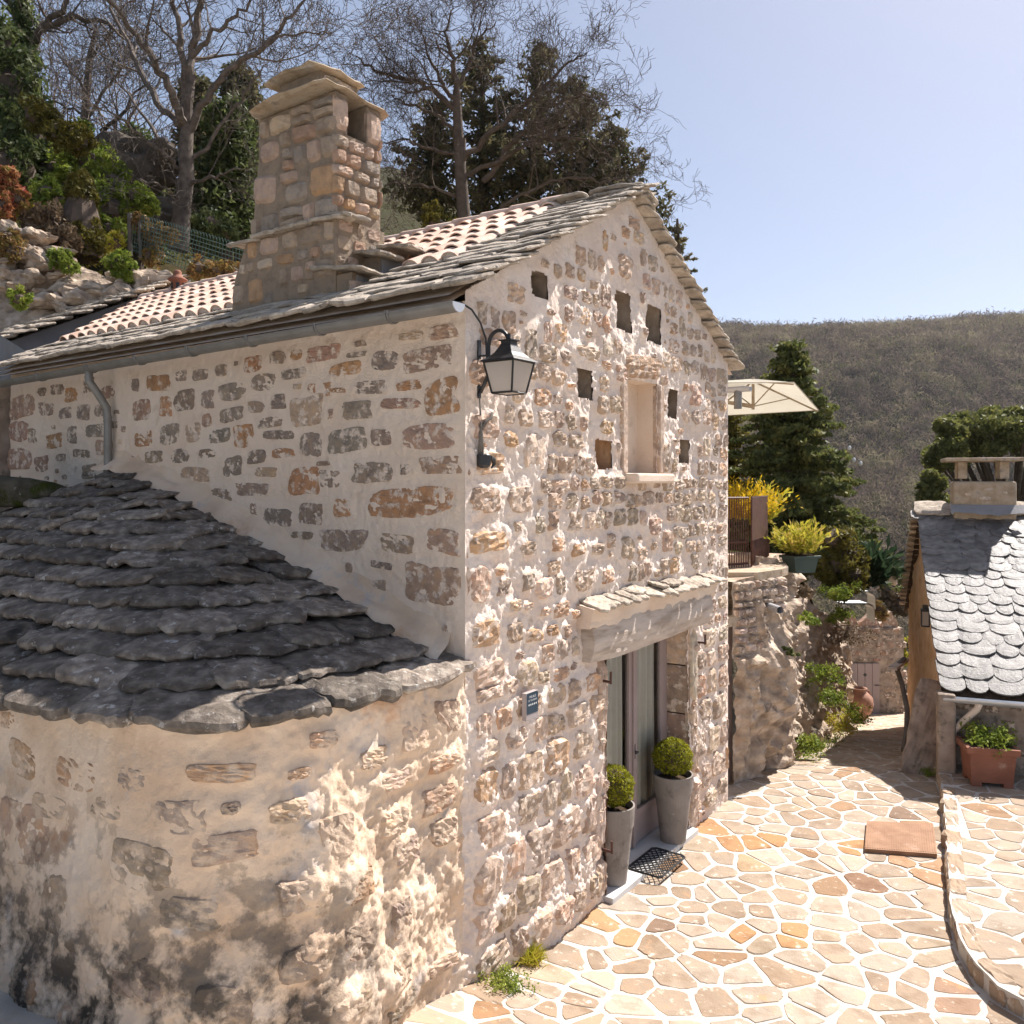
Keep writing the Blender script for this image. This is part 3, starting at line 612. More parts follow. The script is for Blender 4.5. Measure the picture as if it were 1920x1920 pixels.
# oak lintel with plaster band and slate drip course over the door
bt = np.linspace(1.53, 3.93, 40); zz = np.linspace(0, 1, 9); BT, BZ = np.meshgrid(bt, zz)
tp = 2.44 + .0 * bt; low = 2.125 + .012 * np.sin(bt * 2.2)
Zb = low[None] + (tp - low)[None] * BZ; Ub = -.13 - .035 * np.sin(BZ * np.pi) + .03 * sstep(1.9, 1.53, BT)
P = HP(Ub, -BT, Zb); P += (-LU) * (.008 * fbm(P * np.array([1, 1, 6]), .3, 3, 9))[..., None]
mb = MB(); mb.add(P, grid_faces(9, 40)[:, ::-1])
endp = lambda t, i: np.concatenate([P[:, i], HP(np.full(2, .12), -t, np.array([2.44, 2.125]))])
for t, i in ((1.53, 0), (3.93, -1)): mb.add(endp(t, i), [list(range(11))])
mb.add(np.concatenate([P[0], HP(np.full(40, .12), -bt, low)]), grid_faces(2, 40)); mb.add(np.concatenate([P[-1], HP(np.full(40, .12), -bt, tp)]), grid_faces(2, 40))
mb.ob('lintel', M['wood'], house)
BT, BZ = np.meshgrid(np.linspace(1.46, 4.05, 60), np.linspace(0, 1, 12))
zl = 2.40 + .02 * fbm(np.stack([BT * 5, 0 * BT, 0 * BT], -1), .5, 3, 4); zh = 2.575
P = HP(-.125 - .05 * BZ - .012 * fbm(np.stack([BT, BZ * 0, BZ * .3], -1), .1, 3, 6), -BT, zl + (zh - zl) * BZ); P = np.concatenate([HP(-.10 + 0 * BT[:1], -BT[:1], zl[:1]), P]); 
mb = MB(); mb.add(P, grid_faces(13, 60)[:, ::-1]); mb.add(np.concatenate([P[-1], HP(np.full(60, .0), -BT[0], np.full(60, zh + .03))]), grid_faces(2, 60)[:, ::-1])
for i in (0, -1): mb.add(np.concatenate([P[:, i], HP(np.full(2, .02), -BT[0, i], np.array([2.6, 2.4]))]), [list(range(15))])
mb.ob('lintel_render', M['mortar'], house, smooth=True)
# generic irregular slab
def slab(name, c, ax, ay, w_, l_, th, mat, parent, rg, front='jag', K=18, rough=.006, color=None, droop=0):
    """c centre of top face; ax across, ay towards the free (front) edge"""
    ax, ay = nz(ax), nz(ay); n_ = nz(np.cross(ax, ay)); sg = 1 if n_[2] > 0 else -1; n_ = n_ * sg; n = 6 if K < 16 else (8 if K < 20 else 11)
    X_, Y_, m, t = sq_map(n, 7. if front != 'round' else 12.)
    if front == 'round':
        fy = np.sqrt(np.clip(1 - (X_ * .94) ** 2 * .80, 0, 1)); Y_ = np.where(Y_ > 0, Y_ * fy, Y_); x = X_ * w_ / 2; y = Y_ * l_ / 2
    else:
        q = rg.standard_normal(6) * [.6, 1, 1, 1, 1, .6]; x = X_ * w_ / 2 * (1 + .03 * rg.standard_normal() * Y_); y = Y_ * l_ / 2 + np.clip(Y_, 0, 1) * np.interp(X_, np.linspace(-1, 1, 6), q) * min(.016, l_ * .06)
        e = (m > .99) * (1 if K < 20 else 1.1); x = x + e * .006 * rg.standard_normal(m.shape); y = y + e * .006 * rg.standard_normal(m.shape)
    hh = rough * .8 * fbm(np.stack([x * 1.0, y, 0 * x], -1) + rg.uniform(0, 90, 3), .13, 2, 5) + rough * .6 * rg.standard_normal(m.shape) - th * .22 * (m > .99) + rough * 1.5 * rg.standard_normal() * X_
    V = c + x[..., None] * ax + y[..., None] * ay + hh[..., None] * n_ - ZZ * (droop * X_ ** 2)[..., None]; V = V.reshape(-1, 3)
    i = np.arange(n * n).reshape(n, n); ring = np.r_[i[0, :-1], i[:-1, -1], i[-1, :0:-1], i[:0:-1, 0]]; k = len(ring)
    B = V[ring] - n_ * (th * (.78 + .1 * rg.standard_normal(k)))[:, None]; B = B + (c - B) * .03; o = n * n
    Mm = V[ring] - n_ * th * .4 + ((V[ring] - c) * .03 + n_ * 0) ; F = grid_faces(n, n); r_ = np.arange(k); r2_ = (r_ + 1) % k
    F1 = np.stack([ring, ring[r2_], o + r2_, o + r_], 1)[:, ::-1]; F2 = np.stack([o + r_, o + r2_, o + k + r2_, o + k + r_], 1)[:, ::-1]; F3 = (o + k + r_)[None]
    if sg < 0: F, F1, F2, F3 = F[:, ::-1], F1[:, ::-1], F2[:, ::-1], F3[:, ::-1]
    return ob(name, np.concatenate([V, Mm, B]), [F, F1, F2, F3], mat, parent, color=color)
r3 = np.random.default_rng(23)
tt = 1.5
while tt < 4.0:
    w_ = r3.uniform(.22, .36); slab('drip_slate', HP(-.12, -(tt + w_ / 2), 2.615 + r3.uniform(-.005, .01)), LV, -LU + ZZ * -.25, w_, .26, .035, M['slate_l'], house, r3)
    if r3.random() < .7: slab('drip_slate', HP(-.09, -(tt + w_ / 2 + r3.uniform(-.1, .1)), 2.66), LV, -LU + ZZ * -.2, w_ * .8, .18, .035, M['slate_l'], house, r3)
    tt += w_ + .015
kk = KERB[:13]; kl = np.r_[0, np.cumsum(np.linalg.norm(np.diff(kk, axis=0), axis=1))]; a = .05
while a < kl[-1] - .3:
    w_ = r3.uniform(.3, .6); m_ = a + w_ / 2; p0_, p1_ = [np.array([np.interp(q, kl, kk[:, i]) for i in (0, 1)]) for q in (a, a + w_)]; tn_ = nz(np.r_[p1_ - p0_, 0]); no_ = np.array([tn_[1], -tn_[0], 0]); cc = np.r_[(p0_ + p1_) / 2, TZ + .006] - no_ * .06
    slab('kerb_stone', cc, tn_, no_, np.linalg.norm(p1_ - p0_) + .01, .16, .15, M['flag'], terr, r3, rough=.006, color=np.array(FC[r3.choice([0, 1, 2, 4])])); a += w_ + .01
# ---------------------------------------------------------------- roof of the main house
dn = nz(np.array(LV) * 1 + ZZ * -.54); dnR = nz(-np.array(LV) - ZZ * .54)       # down-slope directions of both slopes
roof = thing('roof', None, None, HP(3, -2.3, 4.9), parent=house)
us = np.array([-.12, 8.3]); 
def leftb(t): return 6.62 + .66 * max(0, t - .46)
mb = MB(); tl = np.linspace(-.16, 2.39, 14); V = []
for t in tl: V += [HP(-.01, -t, zr(t) + .0), HP(leftb(t), -t, zr(t) + .0)]
V = np.array(V); mb.add(V, np.array([[2 * i, 2 * i + 1, 2 * i + 3, 2 * i + 2] for i in range(13)]))
V2 = V - ZZ * .05; mb.add(V2, np.array([[2 * i, 2 * i + 2, 2 * i + 3, 2 * i + 1] for i in range(13)]))
tl2 = np.linspace(2.39, 4.86, 10); V = np.array([q for t in tl2 for q in (HP(-.01, -t, zr(t)), HP(8.2, -t, zr(t)))])
mb.add(V, np.array([[2 * i, 2 * i + 1, 2 * i + 3, 2 * i + 2] for i in range(9)])); V = V - ZZ * .05; mb.add(V, np.array([[2 * i, 2 * i + 2, 2 * i + 3, 2 * i + 1] for i in range(9)]))
mb.ob('roof_deck', M['mortar'], roof)
r4 = np.random.default_rng(31)
# lower slate courses along the whole eaves, and the slate margin up the verge
exposure = .155; k = 0; t = -.17
while t < 2.36:
    th = r4.uniform(.024, .036) if k else .045
    umax = 6.75 if t < .42 else (.62 + .1 * r4.random())
    if .42 <= t < .78: umax = 1.35
    u = -.20 + r4.uniform(-.03, .05) + (.0 if k else -.02)
    while u < umax:
        w_ = r4.uniform(.3, .62) if (umax > 2 or u > 0) else r4.uniform(.34, .5)
        if u > umax - .15: break
        tc = t + .15 * 1.0 ; c = HP(u + w_ / 2, -(tc), zr(tc) + .03 + th * .9 + r4.uniform(0, .008))
        slab('slate', c, LU + .03 * r4.standard_normal() * LV, LV - ZZ * (.54 - .20 + r4.uniform(-.03, .03)), w_ + .02, .36 + r4.uniform(-.02, .03), th, M['slate_l'], roof, r4, rough=.005)
        u += w_
    t += exposure * r4.uniform(.85, 1.1) * .88; k += 1
# right slope verge slates (seen from below) 
t = 4.92
while t > 2.4:
    th = r4.uniform(.03, .045); w_ = r4.uniform(.42, .5)
    tc = t - .17; c = HP(-.15 + w_ / 2, -tc, zr(tc) + .012 + r4.uniform(0, .008))
    slab('slate', c, LU, -LV - ZZ * (.54 - .24), w_, .34, th * .9, M['slate_l'], roof, r4)
    slab('slate', c + LU * (w_ + .02), LU, -LV - ZZ * (.54 - .2), w_, .36, th, M['slate_l'], roof, r4)
    t -= .15
slab('ridge_slate', HP(.04, -2.33, 6.24), LU, LV - ZZ * .2, .42, .4, .04, M['slate_l'], roof, r4)
slab('ridge_slate', HP(.04, -2.50, 6.235), LU, -LV - ZZ * .3, .42, .4, .04, M['slate_l'], roof, r4)
# clay canal tiles: one shared mesh
def canal(ln, r0, r1_, th, n=9):
    V = []
    for yy, rr in ((0, r0), (ln, r1_)):
        for q in (rr, rr - th):
            a = np.linspace(0, np.pi, n); V.append(np.stack([q * np.cos(a), np.full(n, yy), q * .8 * np.sin(a)], 1))
    V = np.concatenate(V); F = []
    for i in range(n - 1): F += [[i, i + 1, i + 1 + 2 * n, i + 2 * n], [n + i, i + 1 + n * 0 + n, n + i + 1 + 2 * n, n + i + 2 * n][::-1], [i, n + i, n + i + 1, i + 1], [2 * n + i, 2 * n + i + 1, 3 * n + i + 1, 3 * n + i]]
    return V, F
tmesh = mkmesh('roof_tile', *canal(.42, .098, .078, .014), smooth=False); tmesh.materials.append(M['tile'])
ca = np.linspace(0, np.pi, 12); 
cmesh = mkmesh('mortar_cap', np.stack([.092 * np.cos(ca), 0 * ca + .012, .074 * np.sin(ca)], 1), [list(range(12))]); cmesh.materials.append(M['mortar_g'])
def place(mesh, name, parent, loc, X_, Y_, Z_):
    o = bpy.data.objects.new(name, mesh); sc.collection.objects.link(o); o.parent = parent
    m = Matrix([[X_[0], Y_[0], Z_[0], loc[0] - WL[parent.name][0]], [X_[1], Y_[1], Z_[1], loc[1] - WL[parent.name][1]], [X_[2], Y_[2], Z_[2], loc[2] - WL[parent.name][2]], [0, 0, 0, 1]])
    o.matrix_local = m; return o
up = -dn; nrm = nz(np.cross(LU, up)); nrm = nrm if nrm[2] > 0 else -nrm; step = .325; pitch = .213
pan = MB(); cols = int(7.9 / pitch)
for ci in range(cols):
    u = .74 + ci * pitch
    tb = .52
    if u < 1.62: tb = .74
    elif u < 3.05: tb = .80
    row = 0; s0 = tb
    while True:
        t = tb + row * step * .88
        if t > 2.33: break
        if u < leftb(t) - .02 and not (u < 3.1 and u > 1.2 and t < .78):
            P0 = HP(u, -t, zr(t) + .045 + .004 * (row % 2)); jx = r4.normal(0, .012)
            Yv = nz(up + nrm * -.035 + LU * jx); Xv = nz(np.cross(Yv, nrm)); Zv = np.cross(Xv, Yv)
            place(tmesh, 'roof_tile', roof, P0, Xv, Yv, Zv)
            if row == 0 and u < 5.95: place(cmesh, 'mortar_cap', roof, P0, Xv, Yv, Zv)
        row += 1
    # channel between covers
    ang = np.linspace(np.pi, 2 * np.pi, 6); tv = np.linspace(tb - .02, 2.39, 5)
    V = np.array([HP(u + pitch / 2 + .075 * math.cos(a), -t, zr(t) + .075) + nrm * .05 * math.sin(a) for t in tv for a in ang if True])
    if u < leftb(tb) - .1: pan.add(V, grid_faces(5, 6))
pan.ob('channel_tiles', M['tile'], roof, kind='stuff')
u = .5
while u < 7.9:
    P0 = HP(u + .42, -2.39, 6.27); place(tmesh, 'ridge_tile', roof, P0, LV * 1.15, -LU * 1.0, ZZ * 1.2); u += .37
# mortar fillet along the slate margin
# gutter with brackets, and downpipe
gz0 = 4.685
def gut(u0, u1, P0fn, r_=.060, th=.006):
    a = np.linspace(0, np.pi, 11); us = np.linspace(u0, u1, 14); V = []
    for q in (r_, r_ - th):
        for u in us: V += [P0fn(u) + LV * q * math.cos(x) - ZZ * q * math.sin(x) for x in a]
    V = np.array(V); n = len(us) * 11; F1 = grid_faces(len(us), 11); F2 = F1[:, ::-1] + n
    Fe = []
    for i in range(len(us) - 1):
        for s in (0, 10): Fe.append([i * 11 + s, (i + 1) * 11 + s, n + (i + 1) * 11 + s, n + i * 11 + s])
    return V, [F1, F2, np.array(Fe)]
gp = lambda u: HP(u, .235, gz0 + .075 - .008 * u)
gutter = ob('gutter', *gut(-.16, 6.9, gp), M['zinc'], house)
mb = MB(); a = np.linspace(0, np.pi, 11); ring = np.array([gp(-.16) + LV * .062 * math.cos(x) - ZZ * .062 * math.sin(x) for x in a]); ring2 = ring + LU * .008
mb.add(np.concatenate([ring, ring2]), [list(range(11)), list(range(11, 22))[::-1]] + [[i, i + 1, i + 12, i + 11] for i in range(10)]); mb.ob('end_cap', M['zinc_l'], gutter)
for u in (.42, 1.15, 1.95, 2.75, 3.55, 4.4, 5.4, 6.3):
    mb = MB(); aa = np.linspace(-.2, np.pi + .1, 12); P = [gp(u) + LV * .066 * math.cos(x) - ZZ * .066 * math.sin(x) for x in aa]; mb.tube(P, .006, 5); mb.tube([q + LU * .02 for q in P], .006, 5); mb.ob('bracket', M['zinc'], gutter)
ud = 4.47
dp = [gp(ud) - ZZ * .05, gp(ud) - ZZ * .14, HP(ud - .02, .16, 4.47), HP(ud - .05, .085, 4.33), HP(ud - .05, .075, 4.2), HP(ud - .05, .075, 3.55)]
mb = MB(); mb.tube(dp, .038, 14); 
for z_ in (4.2, 4.24, 4.56): mb.tube([HP(ud - .05, .075, z_ - .008), HP(ud - .05, .075, z_ + .008)] if z_ < 4.5 else [gp(ud) - ZZ * .1, gp(ud) - ZZ * .115], .043, 14)
mb.ob('downpipe', M['zinc'], house, smooth=False, bevel=0)
# far gutter end past the right verge
fg = lambda u: HP(u, -4.93, 4.70)
ob('gutter', *gut(-.2, 3, fg), M['zinc_l'], house)
mb = MB(); mb.tube([HP(-.05, -4.93, 4.66), HP(-.05, -4.93, 4.45)], .045, 10); mb.ob('downpipe', M['zinc'], house)
# ---------------------------------------------------------------- chimney of the main house
r5 = np.random.default_rng(41)
chim = thing('chimney', None, None, HP(2.05, -.5, 5.0), parent=house)
def prism(mb, poly_uz, t0, t1):
    n = len(poly_uz); V = [HP(u, -t0, z) for u, z in poly_uz] + [HP(u, -t1, z) for u, z in poly_uz]
    mb.add(np.array(V), [list(range(n)), list(range(n, 2 * n))[::-1]] + [[i, (i + 1) % n, (i + 1) % n + n, i + n] for i in range(n)])
mb = MB(); prism(mb, [(1.585, 4.8), (3.02, 4.8), (2.92, 5.45), (2.74, 5.78), (1.585, 5.78)], .3, .86)
prism(mb, [(1.615, 5.78), (2.70, 5.78), (2.60, 6.50), (1.615, 6.50)], .32, .84); prism(mb, [(1.61, 6.5), (2.6, 6.5), (2.6, 6.82), (1.61, 6.82)], .32, .45)
prism(mb, [(1.61, 6.5), (2.6, 6.5), (2.6, 6.82), (1.61, 6.82)], .67, .84); prism(mb, [(2.0, 6.5), (2.6, 6.5), (2.6, 6.82), (2.0, 6.82)], .45, .67)
prism(mb, [(1.73, 6.85), (2.25, 6.85), (2.25, 7.01), (1.73, 7.01)], .27, .68); prism(mb, [(1.41, 4.9), (1.6, 4.9), (1.6, 5.3), (1.41, 5.3)], .31, .62); prism(mb, [(1.41, 4.9), (1.6, 4.9), (1.6, 5.5), (1.41, 5.5)], .62, 1.0)
mb.ob('chimney_core', M['stone_c'], chim, color=(.30, .235, .175))
mb = MB(); prism(mb, [(1.395, 4.9), (1.42, 4.9), (1.42, 5.28), (1.395, 5.28)], .36, .63); prism(mb, [(1.395, 4.9), (1.42, 4.9), (1.42, 5.48), (1.395, 5.48)], .64, .98); mb.ob('render_patch', M['render'], chim)
def edges(z):
    if z < 5.45: return 1.585 if z > 5.3 else 1.39, 3.02 - (z - 4.8) * .154
    if z < 5.78: return 1.585, 2.92 - (z - 5.45) * .54
    return 1.595, 2.72 - (z - 5.78) * .15
CC = dict(zip('GBORTWP', [(.34, .285, .235), (.37, .29, .22), (.46, .30, .18), (.42, .28, .20), (.46, .36, .26), (.52, .43, .34), (.50, .37, .29)]))
def cstone(face, a0, a1, z0, z1, c=None):
    K = 14; a, z = (a0 + a1) / 2, (z0 + z1) / 2
    c = c or r5.choice(list('GBORTWP'), p=[.17, .25, .12, .16, .12, .07, .11]); col = np.array(CC[c]) * r5.uniform(.85, 1.15)
    if face == 'front': sf = lambda A_, Z_: (HP(A_, -.3 + 0 * A_, Z_), np.broadcast_to(LV, A_.shape + (3,)))
    else: sf = lambda A_, Z_: (HP((1.39 if z < 5.3 else 1.595) + 0 * A_, -A_, Z_), np.broadcast_to(-LU, A_.shape + (3,)))
    V, F = stone_mesh(sf, a, z, a1 - a0, z1 - z0, .020, .0035, r5, K, 6.5, .04); ob('chimney_stone', V, F, M['stone_c'], chim, color=col)
special = [(2.78, 2.96, 5.2, 5.42, 'B'), (2.5, 2.74, 5.18, 5.44, 'O'), (2.35, 2.68, 6.05, 6.33, 'P'), (1.62, 1.92, 5.98, 6.26, 'O'), (2.32, 2.58, 6.42, 6.6, 'P'), (2.62, 2.85, 4.95, 5.15, 'T'), (1.95, 2.3, 4.93, 5.12, 'B'), (1.62, 1.82, 4.98, 5.2, 'O')]
for s in special: cstone('front', *s)
z = 4.84
while z < 6.79:
    ch = r5.uniform(.10, .21)
    if z < 5.76 < z + ch: ch = 5.77 - z
    if ch > .04:
        u0, u1 = edges(z + ch); 
        a = u0 + .01
        while a < u1 - .05:
            w_ = min(r5.uniform(.13, .33), u1 - a)
            sub = 1 if ch < .15 or r5.random() < .65 else 2
            for q in range(sub):
                za, zb = z + ch * q / sub + .002, z + ch * (q + 1) / sub - .002
                if all(not (a < s[1] - .02 and a + w_ > s[0] + .02 and za < s[3] - .02 and zb > s[2] + .02) for s in special): cstone('front', a, a + w_ - .004, za, zb)
            a += w_
    z += ch
z = 4.9
while z < 6.48:
    ch = r5.uniform(.09, .18); a = .30; te = .84 if z > 5.3 else .62
    while a < te - .03:
        w_ = min(r5.uniform(.1, .24), te - a)
        if not (z + ch > 6.5 and a + w_ > .46 and a < .66) and not (5.76 < z < 5.8): cstone('side', a, a + w_ - .005, z + .002, z + ch - .002)
        a += w_
    z += ch
for a_, w2 in ((.31, .14), (.67, .17)): cstone('side', a_, a_ + w2, 6.5, 6.80, 'P')
for z0, z1 in ((6.86, 6.93), (6.935, 7.005)):
    a = 1.8
    while a < 2.27: w_ = min(r5.uniform(.12, .22), 2.3 - a); cstone('front', a, a + w_ - .01, z0, z1, 'B'); a += w_
M['cap'] = pm('chimney_cap_slab', [(.30, .23, .15), (.42, .33, .235), (.46, .385, .30)], 8, .9, 1., 20, patches=[((.25, .21, .17), 8, .58, .7)])
for args in ((HP(2.02, -.45, 7.055), .72, .58), (HP(2.08, -.56, 6.865), 1.06, .80),): slab('cap_slab', args[0], LU, LV + ZZ * .02, args[1], args[2], .032, M['cap'], chim, r5, rough=.012, K=18, droop=.015)
V, F = stone_mesh(lambda A_, Z_: (HP(1.73 + 0 * A_, -A_, Z_), np.broadcast_to(-LU, A_.shape + (3,))), .47, 6.935, .40, .14, .02, .005, r5, 16, 6.5, .04); ob('chimney_stone', V, F, M['stone'], chim, color=(.42, .33, .24))
for k, (u, z_) in enumerate(((1.70, 5.80), (2.06, 5.80), (2.42, 5.80), (2.76, 5.78))): slab('ledge_slab', HP(u, -.34, z_), LU, LV - ZZ * .1, .42, .22, .035, M['slate_l'], chim, r5)
slab('ledge_slab', HP(1.55, -.42, 5.81), LV, -LU - ZZ * .1, .3, .25, .035, M['slate_l'], chim, r5)
slab('ledge_slab', HP(3.03, -.42, 5.20), LU, LV * .3 + LU - ZZ * .3, .25, .3, .04, M['slate_l'], chim, r5)
for t_, z_, u in ((.40, 5.36, 1.56), (.66, 5.53, 1.46), (.95, 5.64, 1.44)): slab('ledge_slab', HP(u, -t_, z_), LV, -LU - ZZ * .12, .34, .62 if t_ < .5 else .42, .04, M['slate_l'], chim, r5)
# clay vent pot on the tiles
vt = np.array([(.09, 0), (.10, .06), (.075, .08), (.07, .10), (.075, .2), (.115, .22), (.115, .235), (.06, .27), (.045, .30), (.05, .32), (.03, .345), (.0, .35)])
V, F = lathe(vt * 1.15, PX(333, 560, 11.75), 18); vent = ob('vent_cowl', V, F, M['terra'], house, smooth=True)
c_ = PX(333, 560, 11.75)
for a in np.arange(6) * np.pi / 3 - 1.2:
    mb = MB(); d = np.array([math.cos(a), math.sin(a), 0]); mb.box(c_ + d * .088 + ZZ * .17, d * .004, np.array([-d[1], d[0], 0]) * .02, ZZ * .04); mb.ob('vent_slot', M['iron'], vent)
# ---------------------------------------------------------------- lantern on the gable
lan = thing('wall_lantern', 'black wall lantern with opal panes on a curved arm at the gable corner', 'lantern', HP(-.03, -.13, 4.38))
lw0 = lambda d, z, t=.13: HP(-.03 - d, -t, z)
mb = MB(); mb.box(lw0(.008, 4.38), LV * .016, LU * .006, ZZ * .2); mb.ob('back_plate', M['iron'], lan, bevel=.002)
P = [lw0(.02, 4.22), lw0(.05, 4.27), lw0(.085, 4.33), lw0(.09, 4.45)] + [lw0(.175 - .085 * math.cos(a), 4.53 + .10 * math.sin(a)) for a in np.linspace(0, np.pi * .92, 12)]
mb = MB(); mb.tube(P, .0135, 8); mb.tube([lw0(.0, 4.47), lw0(.09, 4.47)], .007, 6); mb.ob('arm', M['iron'], lan, smooth=True)
lc = lw0(.262, 0)
def sq(h, z, c=lc): return [c + LU * h * i + LV * h * j + ZZ * z for i, j in ((-1, -1), (1, -1), (1, 1), (-1, 1))]
def frus(mb, h0, z0, h1, z1, cap=True):
    mb.add(np.array(sq(h0, z0) + sq(h1, z1)), np.array([[i, (i + 1) % 4, (i + 1) % 4 + 4, i + 4] for i in range(4)] + ([[3, 2, 1, 0], [4, 5, 6, 7]] if cap else [])))
mb = MB(); frus(mb, .052, 4.548, .052, 4.556); frus(mb, .035, 4.50, .04, 4.55)
pz = [(.137, 4.415), (.10, 4.44), (.07, 4.47), (.048, 4.51), (.04, 4.53)]
for (a, b), (c, d) in zip(pz[:-1], pz[1:]): frus(mb, a, b, c, d)
frus(mb, .142, 4.408, .137, 4.416); mb.tube([lc + ZZ * 4.55, lc + ZZ * 4.60], .012, 8); mb.ob('hood', M['iron'], lan)
mb = MB()
for (i, j) in ((-1, -1), (1, -1), (1, 1), (-1, 1)):
    a = lc + LU * .122 * i + LV * .122 * j + ZZ * 4.41; b = lc + LU * .082 * i + LV * .082 * j + ZZ * 4.2; mb.tube([a, b], .007, 4)
for h, z_ in ((.122, 4.405), (.082, 4.2)):
    q = sq(h, z_); 
    for i in range(4): mb.tube([q[i], q[(i + 1) % 4]], .007, 4)
mb.ob('cage', M['iron'], lan)
for i in range(4):
    a = sq(.118, 4.405); b = sq(.078, 4.2); j = (i + 1) % 4; ob('pane', np.array([b[i], b[j], a[j], a[i]]), np.array([[0, 1, 2, 3]]), M['opal'], lan)
ob('pane', np.array(sq(.078, 4.2)), np.array([[3, 2, 1, 0]]), M['opal'], lan)
cab = MB(); cab.tube([HP(-.02, .20, 4.78), HP(-.06, .1, 4.8), HP(-.06, -.02, 4.77), HP(-.055, -.12, 4.70), HP(-.05, -.19, 4.6), HP(-.05, -.20, 4.45), HP(-.045, -.16, 4.40)], .007, 6)
cab.ob('cable', M['iron'], None, label='thin black cable running from the gutter end to the wall lantern', cat='cable', smooth=True)
cb = MB(); cb.tube([HP(-.04, -.135, 4.18), HP(-.045, -.14, 4.0), HP(-.05, -.135, 3.93), HP(-.05, -.135, 3.78)], [.006, .008, .016, .02], 8); cb.tube([HP(-.05, -.14, 3.97), HP(-.055, -.19, 4.03), HP(-.055, -.24, 4.05), HP(-.055, -.26, 4.09)], [.014, .013, .012, .010], 7)
jb = thing('junction_box', 'black cable box with hooked cable end on the corner below the lantern', 'junction box', HP(-.05, -.14, 3.7))
cb.ob('conduit', M['wood_d'], jb, smooth=True)
mb = MB(); mb.tube([HP(-.06, -.15, 3.80), HP(-.06, -.15, 3.79), HP(-.06, -.15, 3.72), HP(-.06, -.15, 3.70)], [.04, .052, .05, .03], 12); mb.ob('box_body', M['iron'], jb, bevel=.004)
mb = MB(); mb.tube([HP(-.09, -.19, 3.77), HP(-.10, -.21, 3.76), HP(-.10, -.22, 3.73), HP(-.09, -.20, 3.70)], [.02, .018, .013, .006], 8); mb.ob('cable_hook', M['iron'], jb)
# plaque
pt_, pz_ = on_gab(972, 1318); pc = HP(-.105, -pt_, pz_)
plq = thing('plaque', 'navy and grey star rating plaque screwed to the rough gable wall', 'sign', pc)
pw = .072; FX = -LV; 
mb = MB(); mb.box(pc, LV * pw * 1.08, LU * .02, ZZ * .10); mb.ob('back_plate', M['greyp'], plq, bevel=.003)
ob('front_plate', np.array([pc - LU * .022 + FX * a * pw + ZZ * b for a, b in ((-1, -.055), (1, -.055), (1, .085), (.8, .1), (-1, .1))]), [[0, 1, 2, 3, 4]], M['navy'], plq)
def text(s, size, loc, parent, mat, X_, name='lettering'):
    cu = bpy.data.curves.new(name, 'FONT'); cu.body = s; cu.size = size; cu.align_x = 'CENTER'; cu.align_y = 'CENTER'
    tmp = bpy.data.objects.new(name, cu); sc.collection.objects.link(tmp); dg = bpy.context.evaluated_depsgraph_get()
    me = bpy.data.meshes.new_from_object(tmp.evaluated_get(dg)); bpy.data.objects.remove(tmp); me.materials.append(mat)
    Nn = np.cross(X_, ZZ); return place(me, name, parent, loc, X_, ZZ, Nn)
pf = pc - LU * .0235
text('MEUBLÉ', .024, pf + ZZ * .068, plq, M['whitep'], FX); text('DE TOURISME', .0185, pf + ZZ * .042, plq, M['whitep'], FX)
for i in range(5):
    a = np.arange(10) * np.pi / 5 + np.pi / 2; r_ = np.where(np.arange(10) % 2 == 0, .011, .0048); c = pf + FX * (i - 2) * .023 + ZZ * .012
    ob('star', np.array([c + FX * q * math.cos(b) + ZZ * q * math.sin(b) for q, b in zip(r_, a)]), [list(range(10))], M['whitep'], plq)
# iron pintles beside the door
for px, py, nm in ((1120, 1275, 'upper rusty iron hinge pin left of the french window'), (1300, 1203, 'rusty iron hinge pin right of the french window under the beam end'), (1122, 1590, 'lower rusty iron hinge pin left of the french window behind the near planter')):
    t_, z_ = on_gab(px, py); mb = MB(); mb.tube([HP(.03, -t_, z_), HP(-.13, -t_, z_)], .012, 6); mb.tube([HP(-.13, -t_, z_ - .015), HP(-.13, -t_, z_ + .09)], .011, 6)
    mb.ob('hinge_pin', M['rustiron'], None, label=nm, cat='hinge pin', group='iron hinge pins by the french window')
# ---------------------------------------------------------------- planters, box balls, mat
def leafcloud(C, Rr, n, size, rg, shell=.5, flat=None, aniso=(1, 1, 1)):
    C = np.asarray(C, float).reshape(-1, 3); Rr = np.broadcast_to(np.asarray(Rr, float), (len(C),)); N_ = len(C) * n
    d = rg.standard_normal((N_, 3)); d /= np.linalg.norm(d, axis=1)[:, None]; q = rg.random(N_) ** shell
    P = np.repeat(C, n, 0) + d * (q * np.repeat(Rr, n))[:, None] * np.array(aniso)
    a = rg.standard_normal((N_, 3)); b = rg.standard_normal((N_, 3))
    if flat is not None: a = a * .6 + flat
    a /= np.linalg.norm(a, axis=1)[:, None]; b -= a * np.sum(a * b, 1)[:, None]; b /= np.linalg.norm(b, axis=1)[:, None]
    s = size * rg.uniform(.6, 1.3, N_)[:, None]; V = np.stack([P - a * s, P + b * s * .42, P + a * s, P - b * s * .42], 1)
    return V.reshape(-1, 3), np.arange(N_ * 4).reshape(-1, 4)
